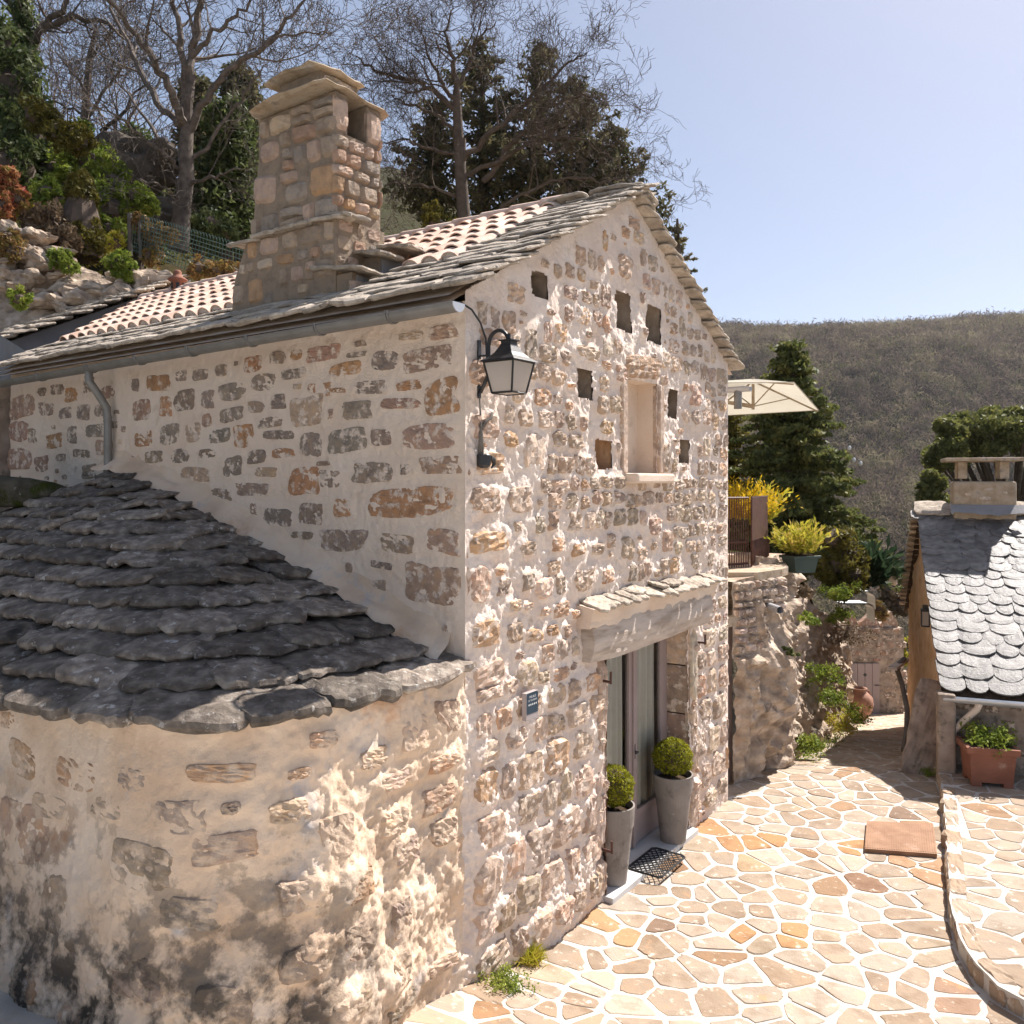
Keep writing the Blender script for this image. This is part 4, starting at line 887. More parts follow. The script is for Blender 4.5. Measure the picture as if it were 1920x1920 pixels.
def planter(base, rt, rb, h, label):
    t = thing('potted_box_ball', label, 'potted plant', base, 'tall grey planters with clipped box balls')
    V, F = lathe([(0, .0), (rb, .0), (rb + (rt - rb) * .74, h * .74), (rt * .945, h * .745), (rt, h * .99), (rt, h), (rt * .92, h), (rt * .9, h * .93), (rt * .88, h * .9)], base, 40); pot = ob('planter', V, F, M['fibre'], t, smooth=False, bevel=0)
    V, F = lathe([(0, h * .915), (rt * .9, h * .91)], base, 24); ob('soil', V, F, M['soil'], t)
    r_ = np.random.default_rng(int(base[1] * 100)); c = np.array(base) + ZZ * (h + rt * .82)
    rr = rt * .98; V, F = leafcloud(c, rr, 5200, .0135, r_, shell=.12, aniso=(1, 1, .92))
    # lumpy outline
    d = V - c; V = c + d * (1 + .11 * fbm(d, .05, 2, 3))[:, None]
    ob('foliage', V, F, M['box'], t)
    V, F = lathe([(.02, h * .9), (.018, h + rt * .6)], base, 8); ob('stem', V, F, M['bark_d'], t)
    V, F = lathe([(0, h + .02), (rr * .55, h + .05), (rr * .78, h + rt * .8), (rr * .5, h + rt * 1.4), (0, h + rt * 1.6)], base, 14); ob('twig_mass', V, F, M['bark_d'], t)
planter(PX(1262, 1580, 8.35) * [1, 1, 0] + [0, 0, .055], .198, .125, .66, 'clipped box ball in tall grey planter at the far side of the french window')
planter(HP(.05, -2.17, .04), .195, .12, .70, 'clipped box ball in tall grey planter at the near side of the french window')
mt = thing('doormat', 'black rubber lattice doormat on the pale stone threshold', 'doormat', PX(1213, 1622, 7.9) * [1, 1, 0] + [0, 0, .06])
mo = HP(-.11, -2.72, .062); r_ = .17; rl = .27
mb = MB(); s2 = [mo + LU * a * r_ + LV * b * rl for a, b in ((-1, -.9), (-.8, -1), (.8, -1), (1, -.9), (1, .9), (.8, 1), (-.8, 1), (-1, .9))]
for i in range(8): mb.tube([s2[i], s2[(i + 1) % 8]], .010, 5)
mb.ob('mat_rim', M['rubber'], mt)
mb = MB(); k_ = 15
for s in (-1, 1):
    for c in np.linspace(-.56, .56, k_ + 6):
        pts = []
        for q in np.linspace(-1, 1, 80):
            a = c * 1.0 + s * q * .5; b = q * .62
            if abs(a) < r_ and abs(b) < rl: pts.append(mo + LU * a + LV * b)
        if len(pts) > 1: mb.tube([pts[0], pts[-1]], .0055, 4)
mb.ob('lattice', M['rubber'], mt)
# iron inspection cover
cv = [PX(x, y, (3.6 - .04) * FOC / (y - 905)) for x, y in ((1621, 1592), (1757, 1602), (1750, 1545), (1625, 1540))]
V = np.array([[*p[:2], .045] for p in cv] + [[*p[:2], .0] for p in cv]); mcv = thing('inspection_cover', 'ribbed rusty steel inspection cover lying on the paving', 'manhole cover', (V[:, 0].mean(), V[:, 1].mean(), 0))
ob('cover_plate', V, np.array([[0, 1, 2, 3], [4, 7, 6, 5], [0, 4, 5, 1], [1, 5, 6, 2], [2, 6, 7, 3], [3, 7, 4, 0]]), M['rust'], mcv)
mb = MB()
for i in range(30):
    f = (i + .5) / 30; a = V[0] * (1 - f) + V[1] * f + (V[3] - V[0]) * .03; b = V[3] * (1 - f) + V[2] * f - (V[3] - V[0]) * .03; mb.box((a + b) / 2 + ZZ * .001, (b - a) / 2, (V[1] - V[0]) * .009, ZZ * .003)
mb.ob('tread_ribs', M['rust'], mcv)
# ---------------------------------------------------------------- rounded lean-to in front
lt = thing('lean_to', 'rounded stone lean-to with dark stone slate roof against the eaves wall', 'outbuilding', HP(2, 1.2, .3))
r6 = np.random.default_rng(53)
path = [(-.02, 0.0)] + [(-.02, v) for v in np.linspace(.1, 1.1, 10)]
path += [(.82 - .84 * math.cos(a), 1.12 + .86 * math.sin(a)) for a in np.linspace(.08, np.pi / 2, 16)]
path += [(u, 1.98 + .055 * (u - .82)) for u in np.linspace(.98, 6.0, 30)]
path = np.array(path); sl_ = np.r_[0, np.cumsum(np.linalg.norm(np.diff(path, axis=0), axis=1))]
tg = np.gradient(path, axis=0) / np.gradient(sl_)[:, None]
def s_lt(a, z):
    a = np.asarray(a, float); z = np.asarray(z, float)
    u = np.interp(a, sl_, path[:, 0]); v = np.interp(a, sl_, path[:, 1]); tu = np.interp(a, sl_, tg[:, 0]); tv = np.interp(a, sl_, tg[:, 1])
    n = np.stack([-tv, tu], -1); n /= np.linalg.norm(n, axis=-1)[..., None]
    bat = .10 * np.clip(2.2 - z, 0, 3) * sstep(.2, 1.2, a)
    N = n[..., :1] * LU + n[..., 1:] * LV; return HP(u, v, z) + N * bat[..., None], N
ls = []; z = .35
while z < 2.15:
    ch = r6.uniform(.2, .34); a = .05
    while a < 5.4:
        w_ = r6.uniform(.24, .5)
        if r6.random() < .93:
            c = r6.choice(list('GBORTP'), p=[.2, .25, .15, .1, .18, .12]); h_ = ch * r6.uniform(.6, .95)
            if z + ch / 2 + h_ / 2 < 2.22: ls.append((a + w_ / 2, z + ch / 2 + r6.uniform(-.04, .04), w_ * r6.uniform(.6, .95), h_, jit(c, r6, .12, .25)))
        a += w_ + r6.uniform(.02, .09)
    z += ch + .02
# the outlined stones seen on the shaded front
ga, gz_g = np.meshgrid(np.linspace(0, sl_[-1], 260), np.linspace(.2, 2.4, 110)); gP, _ = s_lt(ga, gz_g); gpx = 960 + FOC * gP[..., 0] / gP[..., 1]; gpy = 905 + FOC * (CZ - gP[..., 2]) / gP[..., 1]
def on_lt(px, py): k = np.argmin((gpx - px) ** 2 + (gpy - py) ** 2); return ga.ravel()[k], gz_g.ravel()[k], gP[..., 1].ravel()[k]
sp = []
for px, py, w_, h_, c in ((272, 1625, 140, 92, 'B'), (422, 1588, 140, 62, 'T'), (340, 1532, 110, 72, 'G'), (42, 1422, 62, 72, 'O'), (145, 1452, 92, 68, 'O'), (250, 1465, 62, 46, 'G'), (415, 1447, 160, 42, 'O'), (602, 1385, 66, 38, 'O'), (45, 1560, 120, 130, 'R'), (352, 1718, 130, 70, 'G'), (558, 1450, 50, 26, 'O'),
    (90, 1512, 74, 46, 'T'), (200, 1512, 74, 40, 'T'), (430, 1512, 46, 28, 'G'), (625, 1565, 80, 86, 'P'), (540, 1520, 100, 46, 'T'), (260, 1830, 120, 90, 'B'), (420, 1880, 120, 90, 'B'), (110, 1700, 70, 110, 'B'), (560, 1680, 90, 70, 'B'), (570, 1800, 110, 70, 'B'), (15, 1350, 30, 34, 'O'), (700, 1420, 60, 40, 'T')):
    a_, z_, y_ = on_lt(px, py); a1_ = on_lt(px + w_ / 2, py)[0]; a2_ = on_lt(px - w_ / 2, py)[0]; sp.append(((a1_ + a2_) / 2, z_, abs(a1_ - a2_), h_ / FOC * y_, jit(c, r6, .06, .3)))
ls = sp + [s for s in ls if clear(s[0], s[1], s[2], s[3], sp, .03) and (s[0] < 1.6 or s[1] < 1.0)]
A = np.arange(0, sl_[-1] - .02, .014); Z = np.arange(-.3, 2.34, .014); AA, ZG = np.meshgrid(A, Z); P, N = s_lt(AA, ZG)
H = np.zeros(AA.shape); bumps(H, A, Z, ls, .05, 1.3)
lowd = sstep(1.9, .9, ZG); lit = sstep(2.4, 1.2, AA)
Pd = P * np.array([1, 1, .6]); H = H * (.15 + .5 * np.maximum(lit, lowd)) * np.clip(AA / .14, 0, 1) + wnoise(P, sstep(2.6, 1.2, ZG) * lit + (1 - lit) * lowd) * (.35 + .65 * np.maximum(lit, lowd))
H *= np.clip((2.36 - ZG) / .1, 0, 1)*1.0 
lw_ = ob('wall', P + N * H[..., None], grid_faces(len(Z), len(A))[:, ::-1], M['mortar_l'], lt, smooth=True)
def lH(a, z): i = int(np.clip(a / .014, 0, len(A) - 1)); j = int(np.clip((z + .3) / .014, 0, len(Z) - 1)); return H[j, i]
ls2 = [(*s, np.mean([lH(s[0] + dx * s[2] * .3, s[1] + dz * s[3] * .3) for dx in (-1, 0, 1) for dz in (-1, 0, 1)]) + (.002 if s[0] > 1.8 else .011)) for s in ls]
def stones_l():
    for s in sorted(ls2, key=lambda s: -s[2] * s[3]):
        V, F = stone_mesh(s_lt, s[0], s[1], s[2], s[3], max(.004, s[5]), .005, r6, 20); ob('stone', V, F, M['stone_l'], lw_, color=s[4])
stones_l()
# lean-to roof
AP = np.array([4.25, 0.])
def Ert(th, F):
    a = np.where(np.cos(th) > 0, 4.32, 7.0); b = 2.28; p = 4.6
    r_ = (np.abs(np.cos(th) / a) ** p + np.abs(np.sin(th) / b) ** p) ** (-1 / p); p2 = 2.0
    # towards the apex the contours get rounder
    r2_ = (np.abs(np.cos(th) / a) ** p2 + np.abs(np.sin(th) / b) ** p2) ** (-1 / p2); k = np.clip(F, 0, 1) ** .5
    r_ = r_ * k + r2_ * (1 - k)
    return AP[0] - np.cos(th) * r_ * F, np.sin(th) * r_ * F
def zlt(F): return 3.72 - 1.38 * np.asarray(F, float) ** 1.22
th = np.linspace(-.02, 2.5, 70); Fr = np.linspace(.0, .93, 26); TH, FF = np.meshgrid(th, Fr); U, Vv = Ert(TH, FF)
ltr = thing('roof', None, None, HP(3, .8, 3), parent=lt)
P = HP(U, Vv, zlt(FF) - .05); mb = MB(); mb.add(P, grid_faces(26, 70)[:, ::-1]); mb.add(np.concatenate([P[-1], P[-1] - ZZ * .16]), grid_faces(2, 70)[:, ::-1]); mb.ob('roof_deck', M['soil'], ltr)
NR = 14
for k in range(NR):
    F_ = 1.01 - k * (.97 / NR); expo = .97 / NR; tf = np.linspace(0.0, 2.35, 500); U, Vv = Ert(tf, np.full(500, F_)); Us, Vs = Ert(tf, np.full(500, max(.02, F_ - expo * 1.9)))
    P = HP(U, Vv, zlt(np.full(500, F_))); Q = HP(Us, Vs, zlt(np.full(500, max(.02, F_ - expo * 1.9)))); s = np.r_[0, np.cumsum(np.linalg.norm(np.diff(P, axis=0), axis=1))]
    a = r6.uniform(-.1, .1) - .02
    while a < s[-1]:
        w_ = r6.uniform(.32, .70) * (1 if k < 12 else .75); m_ = a + w_ / 2
        if m_ > s[-1]: break
        p = np.array([np.interp(m_, s, P[:, i]) for i in range(3)]); q = np.array([np.interp(m_, s, Q[:, i]) for i in range(3)])
        p0 = np.array([np.interp(max(a, 0), s, P[:, i]) for i in range(3)]); p1 = np.array([np.interp(a + w_, s, P[:, i]) for i in range(3)])
        ax = nz(p1 - p0); ay = p - q; L_ = np.linalg.norm(ay) + .03; ay = nz(ay); ay = nz(ay * [1, 1, .42]); th_ = r6.uniform(.048, .074) * (1.35 if k == 0 else 1)
        ay = nz(ay - ax * np.dot(ay, ax)); L_ = min(L_, .62)
        uu_, vv_ = uv_of(p[0], p[1])
        if vv_ > -.03:
            slab('slate', p - ay * L_ / 2 + ZZ * (.015 + r6.uniform(0, .010) + th_ * .5), ax, ay, w_ - .002, L_, th_, M['slate_d'], ltr, r6, rough=.010, K=20)
        a += w_
# mortar fillet where the roof meets the walls
u = np.linspace(4.6, .0, 40); F_ = np.clip((4.25 - u) / 4.32, 0, 1); zt = zlt(F_); 
prof = []
u = np.linspace(4.6, .10, 180); zt = zlt(np.clip((4.25 - u) / 4.32, 0, 1))
for du, dz in ((-.012, .20), (.012, .16), (.022, .13), (.04, .10), (.07, .08), (.10, .06), (.14, .03), (.16, .0)):
    q = np.stack([u, u * 0 + dz * 3, u * 0], -1); prof.append(HP(u, np.full(180, du) + .008 * fbm(q, .05, 2, 5), zt + dz + .022 * fbm(q, .16, 3, 3)))
ob('mortar_fillet', np.array(prof), grid_faces(8, 180)[:, ::-1], M['mortar_l'], lt, smooth=True)
# mossy boulder beside its crest
def rock(name, c, r, rg, mat, parent=None, n=14, amp=.25, sq=1., color=None, **k):
    th = np.linspace(0, np.pi, n); ph = np.linspace(0, 2 * np.pi, 2 * n)[:-1]; PH, TH = np.meshgrid(ph, th)
    d = np.stack([np.sin(TH) * np.cos(PH), np.sin(TH) * np.sin(PH), np.cos(TH)], -1); q_ = rg.standard_normal((9, 3)); q_ /= np.linalg.norm(q_, axis=1)[:, None]; hq = rg.uniform(.62, .85, 9); p = np.minimum(1, (hq / np.maximum(d @ q_.T, 1e-3)).min(-1)) if True else 1; d = d * p[..., None]
    o = rg.uniform(-50, 50, 3); f = 1 + amp * fbm(d + o, .9, 3, 3); V = np.array(c) + d * np.array(r) * f[..., None]; m_ = 2 * n - 1
    i = np.arange(n - 1)[:, None] * m_ + np.arange(m_)[None]; j = np.arange(n - 1)[:, None] * m_ + (np.arange(m_)[None] + 1) % m_
    return ob(name, V, np.stack([i, i + m_, j + m_, j], -1).reshape(-1, 4), mat, parent, color=color, **k)
rock('mossy_boulder', HP(5.1, .72, 3.50), (.62, .3, .2), r6, M['moss'], n=22, amp=.2, label='blackened mossy boulder above the crest of the lean-to roof', cat='boulder')
# weeds at the foot of the wall
def tuft(name, base, r, h, n, mat, rg, label, cat='plant', size=.02, group=None, blades=False, parent=None, lean=.5):
    base = np.array(base, float)
    if blades:
        mb = MB(); d = rg.standard_normal((n, 3)) * [1, 1, 0] * lean + [0, 0, 1]; d /= np.linalg.norm(d, axis=1)[:, None]
        o = base + rg.standard_normal((n, 3)) * [r * .35, r * .35, 0]; L_ = h * rg.uniform(.5, 1.1, n)[:, None]; s = nz3(np.cross(d, rg.standard_normal((n, 3)))) * size
        m1 = o + d * L_ * .55; dr = d * [1, 1, 0]; tip = o + d * L_ + dr * L_ * .35 - ZZ * L_ * np.linalg.norm(dr, axis=1)[:, None] * .25
        V = np.stack([o - s * .6, o + s * .6, m1 + s, tip, m1 - s], 1).reshape(-1, 3); F = np.arange(n * 5).reshape(-1, 5); return ob(name, V, F, mat, parent, label=label, cat=cat, group=group)
    C = base + rg.standard_normal((max(6, n // 40), 3)) * [r * .45, r * .45, 0] + rg.random((max(6, n // 40), 1)) * [[0, 0, h]]
    V, F = leafcloud(C, r * .38, 40, size, rg, .6); V[:, 2] = np.maximum(V[:, 2], base[2]); return ob(name, V, F, mat, parent, label=label, cat=cat, group=group)
def nz3(v): return v / (np.linalg.norm(v, axis=1)[:, None] + 1e-9)
r7 = np.random.default_rng(61)
def onG(px, py, it=12):
    y = 3.6 * FOC / (py - 905)
    for _ in range(it): x = (px - 960) / FOC * y; y = (3.6 - float(G(np.array(x), np.array(y)))) * FOC / (py - 905)
    return np.array([(px - 960) / FOC * y, y, float(G(np.array((px - 960) / FOC * y), np.array(y)))])
tuft('weed', onG(950, 1852), .15, .08, 1400, M['green'], r7, 'low bright green leafy weed at the foot of the wall corner', size=.012)
tuft('grass_tuft', onG(992, 1805), .12, .16, 420, M['yelgreen'], r7, 'dry yellowish grass tuft growing between wall and paving', size=.003, blades=True)
# ---------------------------------------------------------------- neighbouring house at the left
nb = thing('neighbour_house', 'grey rendered house behind at the left with stepped slate verge', 'house', HP(9, -1.5, 3.2))
nz_ = lambda t: 5.18 + .5 * t
tl = np.linspace(-.9, 3.4, 10)
mb = MB(); mb.add(np.concatenate([HP(np.full(10, 8.35), -tl, np.full(10, 2.)), HP(np.full(10, 8.35), -tl, nz_(tl) - .06)]), grid_faces(2, 10)); 
mb.add(np.concatenate([HP(np.array([8.35, 12]), .9 + 0 * np.zeros(2), np.full(2, 2.)), HP(np.array([8.35, 12]), .9 + 0 * np.zeros(2), np.full(2, nz_(-.9) - .06))]), grid_faces(2, 2)); mb.ob('wall', M['render'], nb)
mb = MB(); mb.add(np.array([HP(8.3, 1.0, nz_(-1)), HP(12, 1., nz_(-1)), HP(12, -3.4, nz_(3.4)), HP(8.3, -3.4, nz_(3.4))]) - ZZ * .03, np.array([[0, 1, 2, 3]])); mb.ob('roof_deck', M['slate_l'], nb)
t = -1.0
while t < 3.2:
    u = 8.12 + r7.uniform(-.04, .04)
    for _ in range(6):
        w_ = r7.uniform(.4, .62); slab('slate', HP(u + w_ / 2, -t - .12, nz_(t + .12) + .06), LU, LV - ZZ * .3, w_, .36, .045, M['slate_l'], nb, r7); u += w_ + .01
    t += .24
# low grey parapet between the two roofs
mb = MB(); mb.add(np.concatenate([HP(np.array([6.7, 8.35]), np.array([-.2, -.5]), np.array([4.7, 4.9])), HP(np.array([6.7, 8.35]), np.array([-.2, -.5]), np.array([5.12, 5.6]))]), grid_faces(2, 2)); mb.ob('wall', M['render'], nb)
mb = MB(); mb.box(HP(6.95, -1, 2.4), LU * .25, LV * 1.2, ZZ * 2.3); mb.ob('wall', M['rock_d'], nb)
mb = MB(); mb.tube([HP(6.6, .25, 4.35), HP(6.75, .35, 4.5), HP(7.2, .5, 4.55), HP(7.5, .9, 4.0)], .012, 6); mb.ob('cable', M['zinc'], nb)
# ---------------------------------------------------------------- small slate-roofed building on the right
r8 = np.random.default_rng(71)
def QP(a, b, z): a = np.asarray(a, float)[..., None]; b = np.asarray(b, float)[..., None]; z = np.asarray(z, float)[..., None]; return QB + a * QA + b * QC + z * ZZ
rh = thing('small_house', 'small house on the right with fish scale slate roof and ochre gable wall', 'house', QP(2, 2, 0))
BE, ZE, BR, ZR = -.13, 1.06, 3.5, 3.13
def zq(b): b = np.asarray(b, float); return np.where(b < BR, ZE + (ZR - ZE) * (b - BE) / (BR - BE), ZR - (ZR - ZE) / (BR - BE) * (b - BR))
def s_qg(b, z): b = np.asarray(b, float); z = np.asarray(z, float); return QP(0 * b, b, z), np.broadcast_to(-QA, b.shape + (3,))
A = np.arange(0, 7.0, .05); Z = np.arange(-2.2, 3.2, .04); AA, ZG = np.meshgrid(A, Z); P, N = s_qg(AA, ZG)
P = P + N * (.022 * fbm(P, .12, 3, 5) + .03 * fbm(P, .5, 2, 6))[..., None]; P[..., 2] = np.minimum(P[..., 2], zq(AA) - .03)
m_ = (ZG < zq(AA) + .0)[:-1, :-1]; V, F = compact(P, grid_faces(len(Z), len(A), m_)); ob('gable_wall', V, F, M['ochre'], rh, smooth=True)
def s_qf(a, z): a = np.asarray(a, float); z = np.asarray(z, float); return QP(a, 0 * a, z), np.broadcast_to(-QC, a.shape + (3,))
A = np.arange(0, 4.2, .025); Z = np.arange(-.2, 1.1, .025); AA, ZG = np.meshgrid(A, Z); P, N = s_qf(AA, ZG)
fs = []
z = .02
while z < .95:
    ch = r8.uniform(.12, .2); a = .02
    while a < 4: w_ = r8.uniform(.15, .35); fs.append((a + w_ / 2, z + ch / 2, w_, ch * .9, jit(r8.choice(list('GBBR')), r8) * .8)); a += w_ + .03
    z += ch + .02
H = np.zeros(AA.shape); bumps(H, A, Z, fs, .02); H += .012 * fbm(P, .12, 3, 3)
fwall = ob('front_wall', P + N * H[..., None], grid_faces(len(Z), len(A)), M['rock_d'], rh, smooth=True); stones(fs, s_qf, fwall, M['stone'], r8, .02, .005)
mb = MB(); mb.box(QP(-.02, -.12, .45), QA * .10, QC * .12, ZZ * .62); mb.ob('corner_pier', M['rock_d'], rh, bevel=.03)
mb = MB()
for b0, b1 in ((BE, BR), (BR, 7.15)):
    for dz in (-.02, -.07): mb.add(np.array([QP(-.06, b0, zq(b0) + dz), QP(4.6, b0, zq(b0) + dz), QP(4.6, b1, zq(b1) + dz), QP(-.06, b1, zq(b1) + dz)]), np.array([[0, 1, 2, 3]]))
mb.ob('roof_deck', M['soil'], rh)
SL = (ZR - ZE) / (BR - BE); dq = nz(-QC - ZZ * SL); b = BE - .02; k = 0; nsl = 0
rows = []
while b < BR - .1:
    e = .205 - .075 * (b - BE) / (BR - BE); rows.append((b, e)); b += e
for k, (b, e) in enumerate(rows):
    a = -.07 - r8.uniform(0, .12)
    while a < 3.5:
        w_ = r8.uniform(.22, .42) * (1 - .25 * (b - BE) / 3.6); th = r8.uniform(.022, .034)
        L_ = e * 1.9 + .02; c = QP(max(a, -.09 if a + w_ > .1 else a) + w_ / 2, b + L_ / 2 * .87, 0)
        bb = b + L_ / 2 * .87; c[2] = zq(bb) + .018 + th * .9 + r8.uniform(0, .006)
        x_cut = a
        if a + w_ > .03 and nsl < 900:
            slab('slate', c, QA + .02 * r8.standard_normal() * QC, nz(-QC - ZZ * (SL - .09)), w_, L_, th, M['slate_s'], rh, r8, front='round', K=14, rough=.003); nsl += 1
        a += w_ + .004
print('right slates', nsl)
# ridge slabs, mortar flashing, verge slates of the rear slope
a = -.12
while a < 3.6:
    w_ = r8.uniform(.45, .7); slab('ridge_slab', QP(a + w_ / 2, BR - .02, ZR + .09), QA, -QC - ZZ * .5, w_, .42, .05, M['slate_l'], rh, r8, rough=.005); a += w_
b = BR + .1
while b < 7.0:
    slab('verge_slate', QP(.02, b, zq(b) + .03), QA, QC - ZZ * .25, .36, .34, .045, M['rock'], rh, r8); b += .19
qc = thing('chimney', None, None, QP(.72, BR, 3.1), parent=rh)
a0, a1, b0, b1 = .42, 1.28, BR - .24, BR + .3
def qbox(nm, a0, a1, b0, b1, z0, z1, mat, bv=.01, par=None):
    mb = MB(); mb.box(QP((a0 + a1) / 2, (b0 + b1) / 2, (z0 + z1) / 2), QA * (a1 - a0) / 2, QC * (b1 - b0) / 2, ZZ * (z1 - z0) / 2); return mb.ob(nm, mat, par or qc, bevel=bv)
qbox('chimney_stack', a0, a1, b0, b1, 2.9, 3.62, M['cap'], .04)
for s in ((.85, 3.36, .2, .07), (.9, 3.5, .16, .05), (.62, 3.42, .1, .05), (1.12, 3.45, .08, .05)):
    V, F = stone_mesh(lambda A_, Z_: (QP(A_, b0 + 0 * A_, Z_), np.broadcast_to(-QC, np.shape(A_) + (3,))), *s, .012, .003, r8, 12); ob('stone', V, F, M['stone'], qc, color=(.5, .42, .34))
for aa in (a0 + .13, a1 - .16):
    for bb in (b0 + .09, b1 - .08): qbox('pillar', aa - .065, aa + .065, bb - .05, bb + .05, 3.66, 3.93, M['cap'], .012)
qbox('cap_slab', a0 - .13, a1 + .08, b0 - .12, b1 + .12, 3.93, 3.985, M['cap'], .015)
u = np.linspace(a0 - .05, a1 + .12, 20); V = np.concatenate([QP(u, b0 - .02 + 0 * u, np.full(20, 3.26)), QP(u, b0 - .18 + 0 * u, 3.14 - .02 + .03 * vnoise(np.stack([u * 9, u * 0, u * 0], -1)))]); ob('flashing', V, grid_faces(2, 20)[:, ::-1], M['render'], qc)
gq = lambda a: QP(a, BE - .06, ZE - .03 + .004 * a)
def gut2():
    x = np.linspace(0, np.pi, 11); us = np.linspace(-.06, 4.2, 8); V = []
    for q in (.062, .057):
        for u in us: V += [gq(u) - QC * q * math.cos(y) - ZZ * q * math.sin(y) for y in x]
    n = 88; F1 = grid_faces(8, 11); Fe = [[i * 11 + s, (i + 1) * 11 + s, n + (i + 1) * 11 + s, n + i * 11 + s] for i in range(7) for s in (0, 10)]
    return np.array(V), [F1, F1[:, ::-1] + n, np.array(Fe)]
ob('gutter', *gut2(), M['zinc_l'], rh)
mb = MB(); mb.tube([gq(.33) - ZZ * .04, gq(.3) - ZZ * .12, QP(.15, -.17, .74), QP(.05, -.17, .62), QP(.03, -.17, .1)], .04, 10); mb.ob('downpipe', M['mortar'], rh)
rl = thing('wall_lantern', 'small black lantern high on the ochre gable wall', 'lantern', PX(1733, 1155, 12.3))
lc2 = PX(1733, 1155, 12.0); lc2 = QP(-.09, np.dot(lc2 - QB, QC), lc2[2])
def lb(nm, hw, z0, z1, mat, d=.0):
    mb = MB(); mb.box(lc2 + ZZ * (z0 + z1) / 2, QA * hw, QC * hw, ZZ * (z1 - z0) / 2); return mb.ob(nm, mat, rl)
lb('base', .055, -.15, -.13, M['iron']); lb('hood', .06, .07, .10, M['iron']); lb('finial', .035, .10, .16, M['iron']); lb('pane', .04, -.13, .07, M['opal'])
mb = MB()
for i in (-1, 1):
    for j in (-1, 1): mb.tube([lc2 + QA * .05 * i + QC * .05 * j - ZZ * .14, lc2 + QA * .05 * i + QC * .05 * j + ZZ * .08], .008, 4)
mb.ob('cage', M['iron'], rl)
mb = MB(); mb.box(lc2 + QA * .06 + ZZ * .02, QA * .03, QC * .02, ZZ * .09); mb.ob('back_plate', M['iron'], rl)
# tall stone slab leaning on the corner
r9 = np.random.default_rng(83)
b0 = onG(1716, 1452); t0_ = PX(1752, 1278, 10.75); axl = nz(t0_ - b0)
slab('leaning_slab', (b0 + t0_) / 2 + np.array([0, -.02, 0]), nz(np.cross(axl, [0.25, 1, 0])), axl, .36, np.linalg.norm(t0_ - b0) + .02, .07, M['wood_d'] if 0 else M['rock_d'], None, r9, K=24, rough=.008).name
o = [q for q in sc.objects if q.name.startswith('leaning_slab')][0]; tag(o, 'tall narrow stone slab leaning against the corner of the small house', 'stone slab')
# handrail
hr = thing('handrail', 'dark bent iron handrail post with short wooden rail beside the ochre wall', 'handrail', onG(1692, 1408))
P = [PX(x, y, d) for x, y, d in ((1694, 1408, 11.3), (1700, 1370, 11.6), (1701, 1330, 11.9), (1692, 1285, 12.2), (1683, 1258, 12.4), (1686, 1245, 12.6), (1696, 1235, 12.8))]
mb = MB(); mb.tube(P, .035, 8); mb.ob('post', M['wood_d'], hr, smooth=True)
mb = MB(); a_ = PX(1673, 1254, 12.0); b_ = PX(1697, 1236, 13.4); mb.box((a_ + b_) / 2, (b_ - a_) / 2, nz(np.cross(b_ - a_, ZZ)) * .06, ZZ * .02); mb.ob('rail', M['wood'], hr)
# terracotta planter box
tp_ = thing('planter_box', 'square terracotta planter with green leafy plant under the small house gutter', 'planter', [5.53, 9.72, TZ])
c = np.array([5.50, 9.72, TZ]); X_ = nz([.97, -.22, 0]); Y_ = nz([.22, .97, 0])
def fr(mb, h0, h1, z0, z1, cap=(1, 1)):
    V = [c + X_ * h * i + Y_ * h * .8 * j + ZZ * z for h, z in ((h0, z0), (h1, z1)) for i, j in ((-1, -1), (1, -1), (1, 1), (-1, 1))]
    mb.add(np.array(V), np.array([[i, (i + 1) % 4, (i + 1) % 4 + 4, i + 4] for i in range(4)] + ([[3, 2, 1, 0]] if cap[0] else []) + ([[4, 5, 6, 7]] if cap[1] else [])))
mb = MB(); fr(mb, .215, .245, .05, .41); mb.ob('box_body', M['terra'], tp_, bevel=.006)
mb = MB(); fr(mb, .275, .28, .38, .455); mb.ob('rim', M['terra'], tp_, bevel=.008)
for i in (-1, 1):
    for j in (-1, 1): mb = MB(); mb.box(c + X_ * .165 * i + Y_ * .14 * j + ZZ * .03, X_ * .05, Y_ * .04, ZZ * .03); mb.ob('foot', M['terra'], tp_)
mb = MB(); fr(mb, .235, .235, .44, .4585, (0, 1)); mb.ob('soil', M['soil'], tp_)
V, F = leafcloud(c + ZZ * .52 + r9.standard_normal((26, 3)) * [.13, .1, .05], .12, 60, .028, r9, .5); ob('foliage', V, F, M['green'], tp_)
# weeds beneath the slab
tuft('weed', onG(1745, 1455), .12, .08, 500, M['green'], r9, 'small green weed in the shade beside the leaning stone slab', size=.014)
# ---------------------------------------------------------------- rock face, terrace wall and garden beyond
cl = thing('cliff', 'craggy limestone rock face with low masonry along the left of the path', 'cliff', (4, 12, -.5))
cs = np.r_[0, np.cumsum(np.linalg.norm(np.diff(CLIFF, axis=0), axis=1))]; topz = np.array([2.42, 2.5, 2.62, 2.2, 1.35, .62, .3])
S = np.arange(0, cs[-1], .035); Tq = np.linspace(0, 1, 90); SS, TT = np.meshgrid(S, Tq)
bx = np.interp(SS, cs, CLIFF[:, 0]); by = np.interp(SS, cs, CLIFF[:, 1]); tz = np.interp(SS, cs, topz) + .12 * vnoise(np.stack([SS * 1.6, 0 * SS, 0 * SS], -1)) * (SS > 1.2)
gzv = G(bx, by) - .1; nx = np.interp(SS, cs, np.gradient(CLIFF[:, 1], cs)); ny = -np.interp(SS, cs, np.gradient(CLIFF[:, 0], cs)); nl = np.hypot(nx, ny)
N = np.stack([nx / nl, ny / nl, 0 * nx], -1); Zc = gzv + (tz - gzv) * TT; P = np.stack([bx, by, Zc], -1)
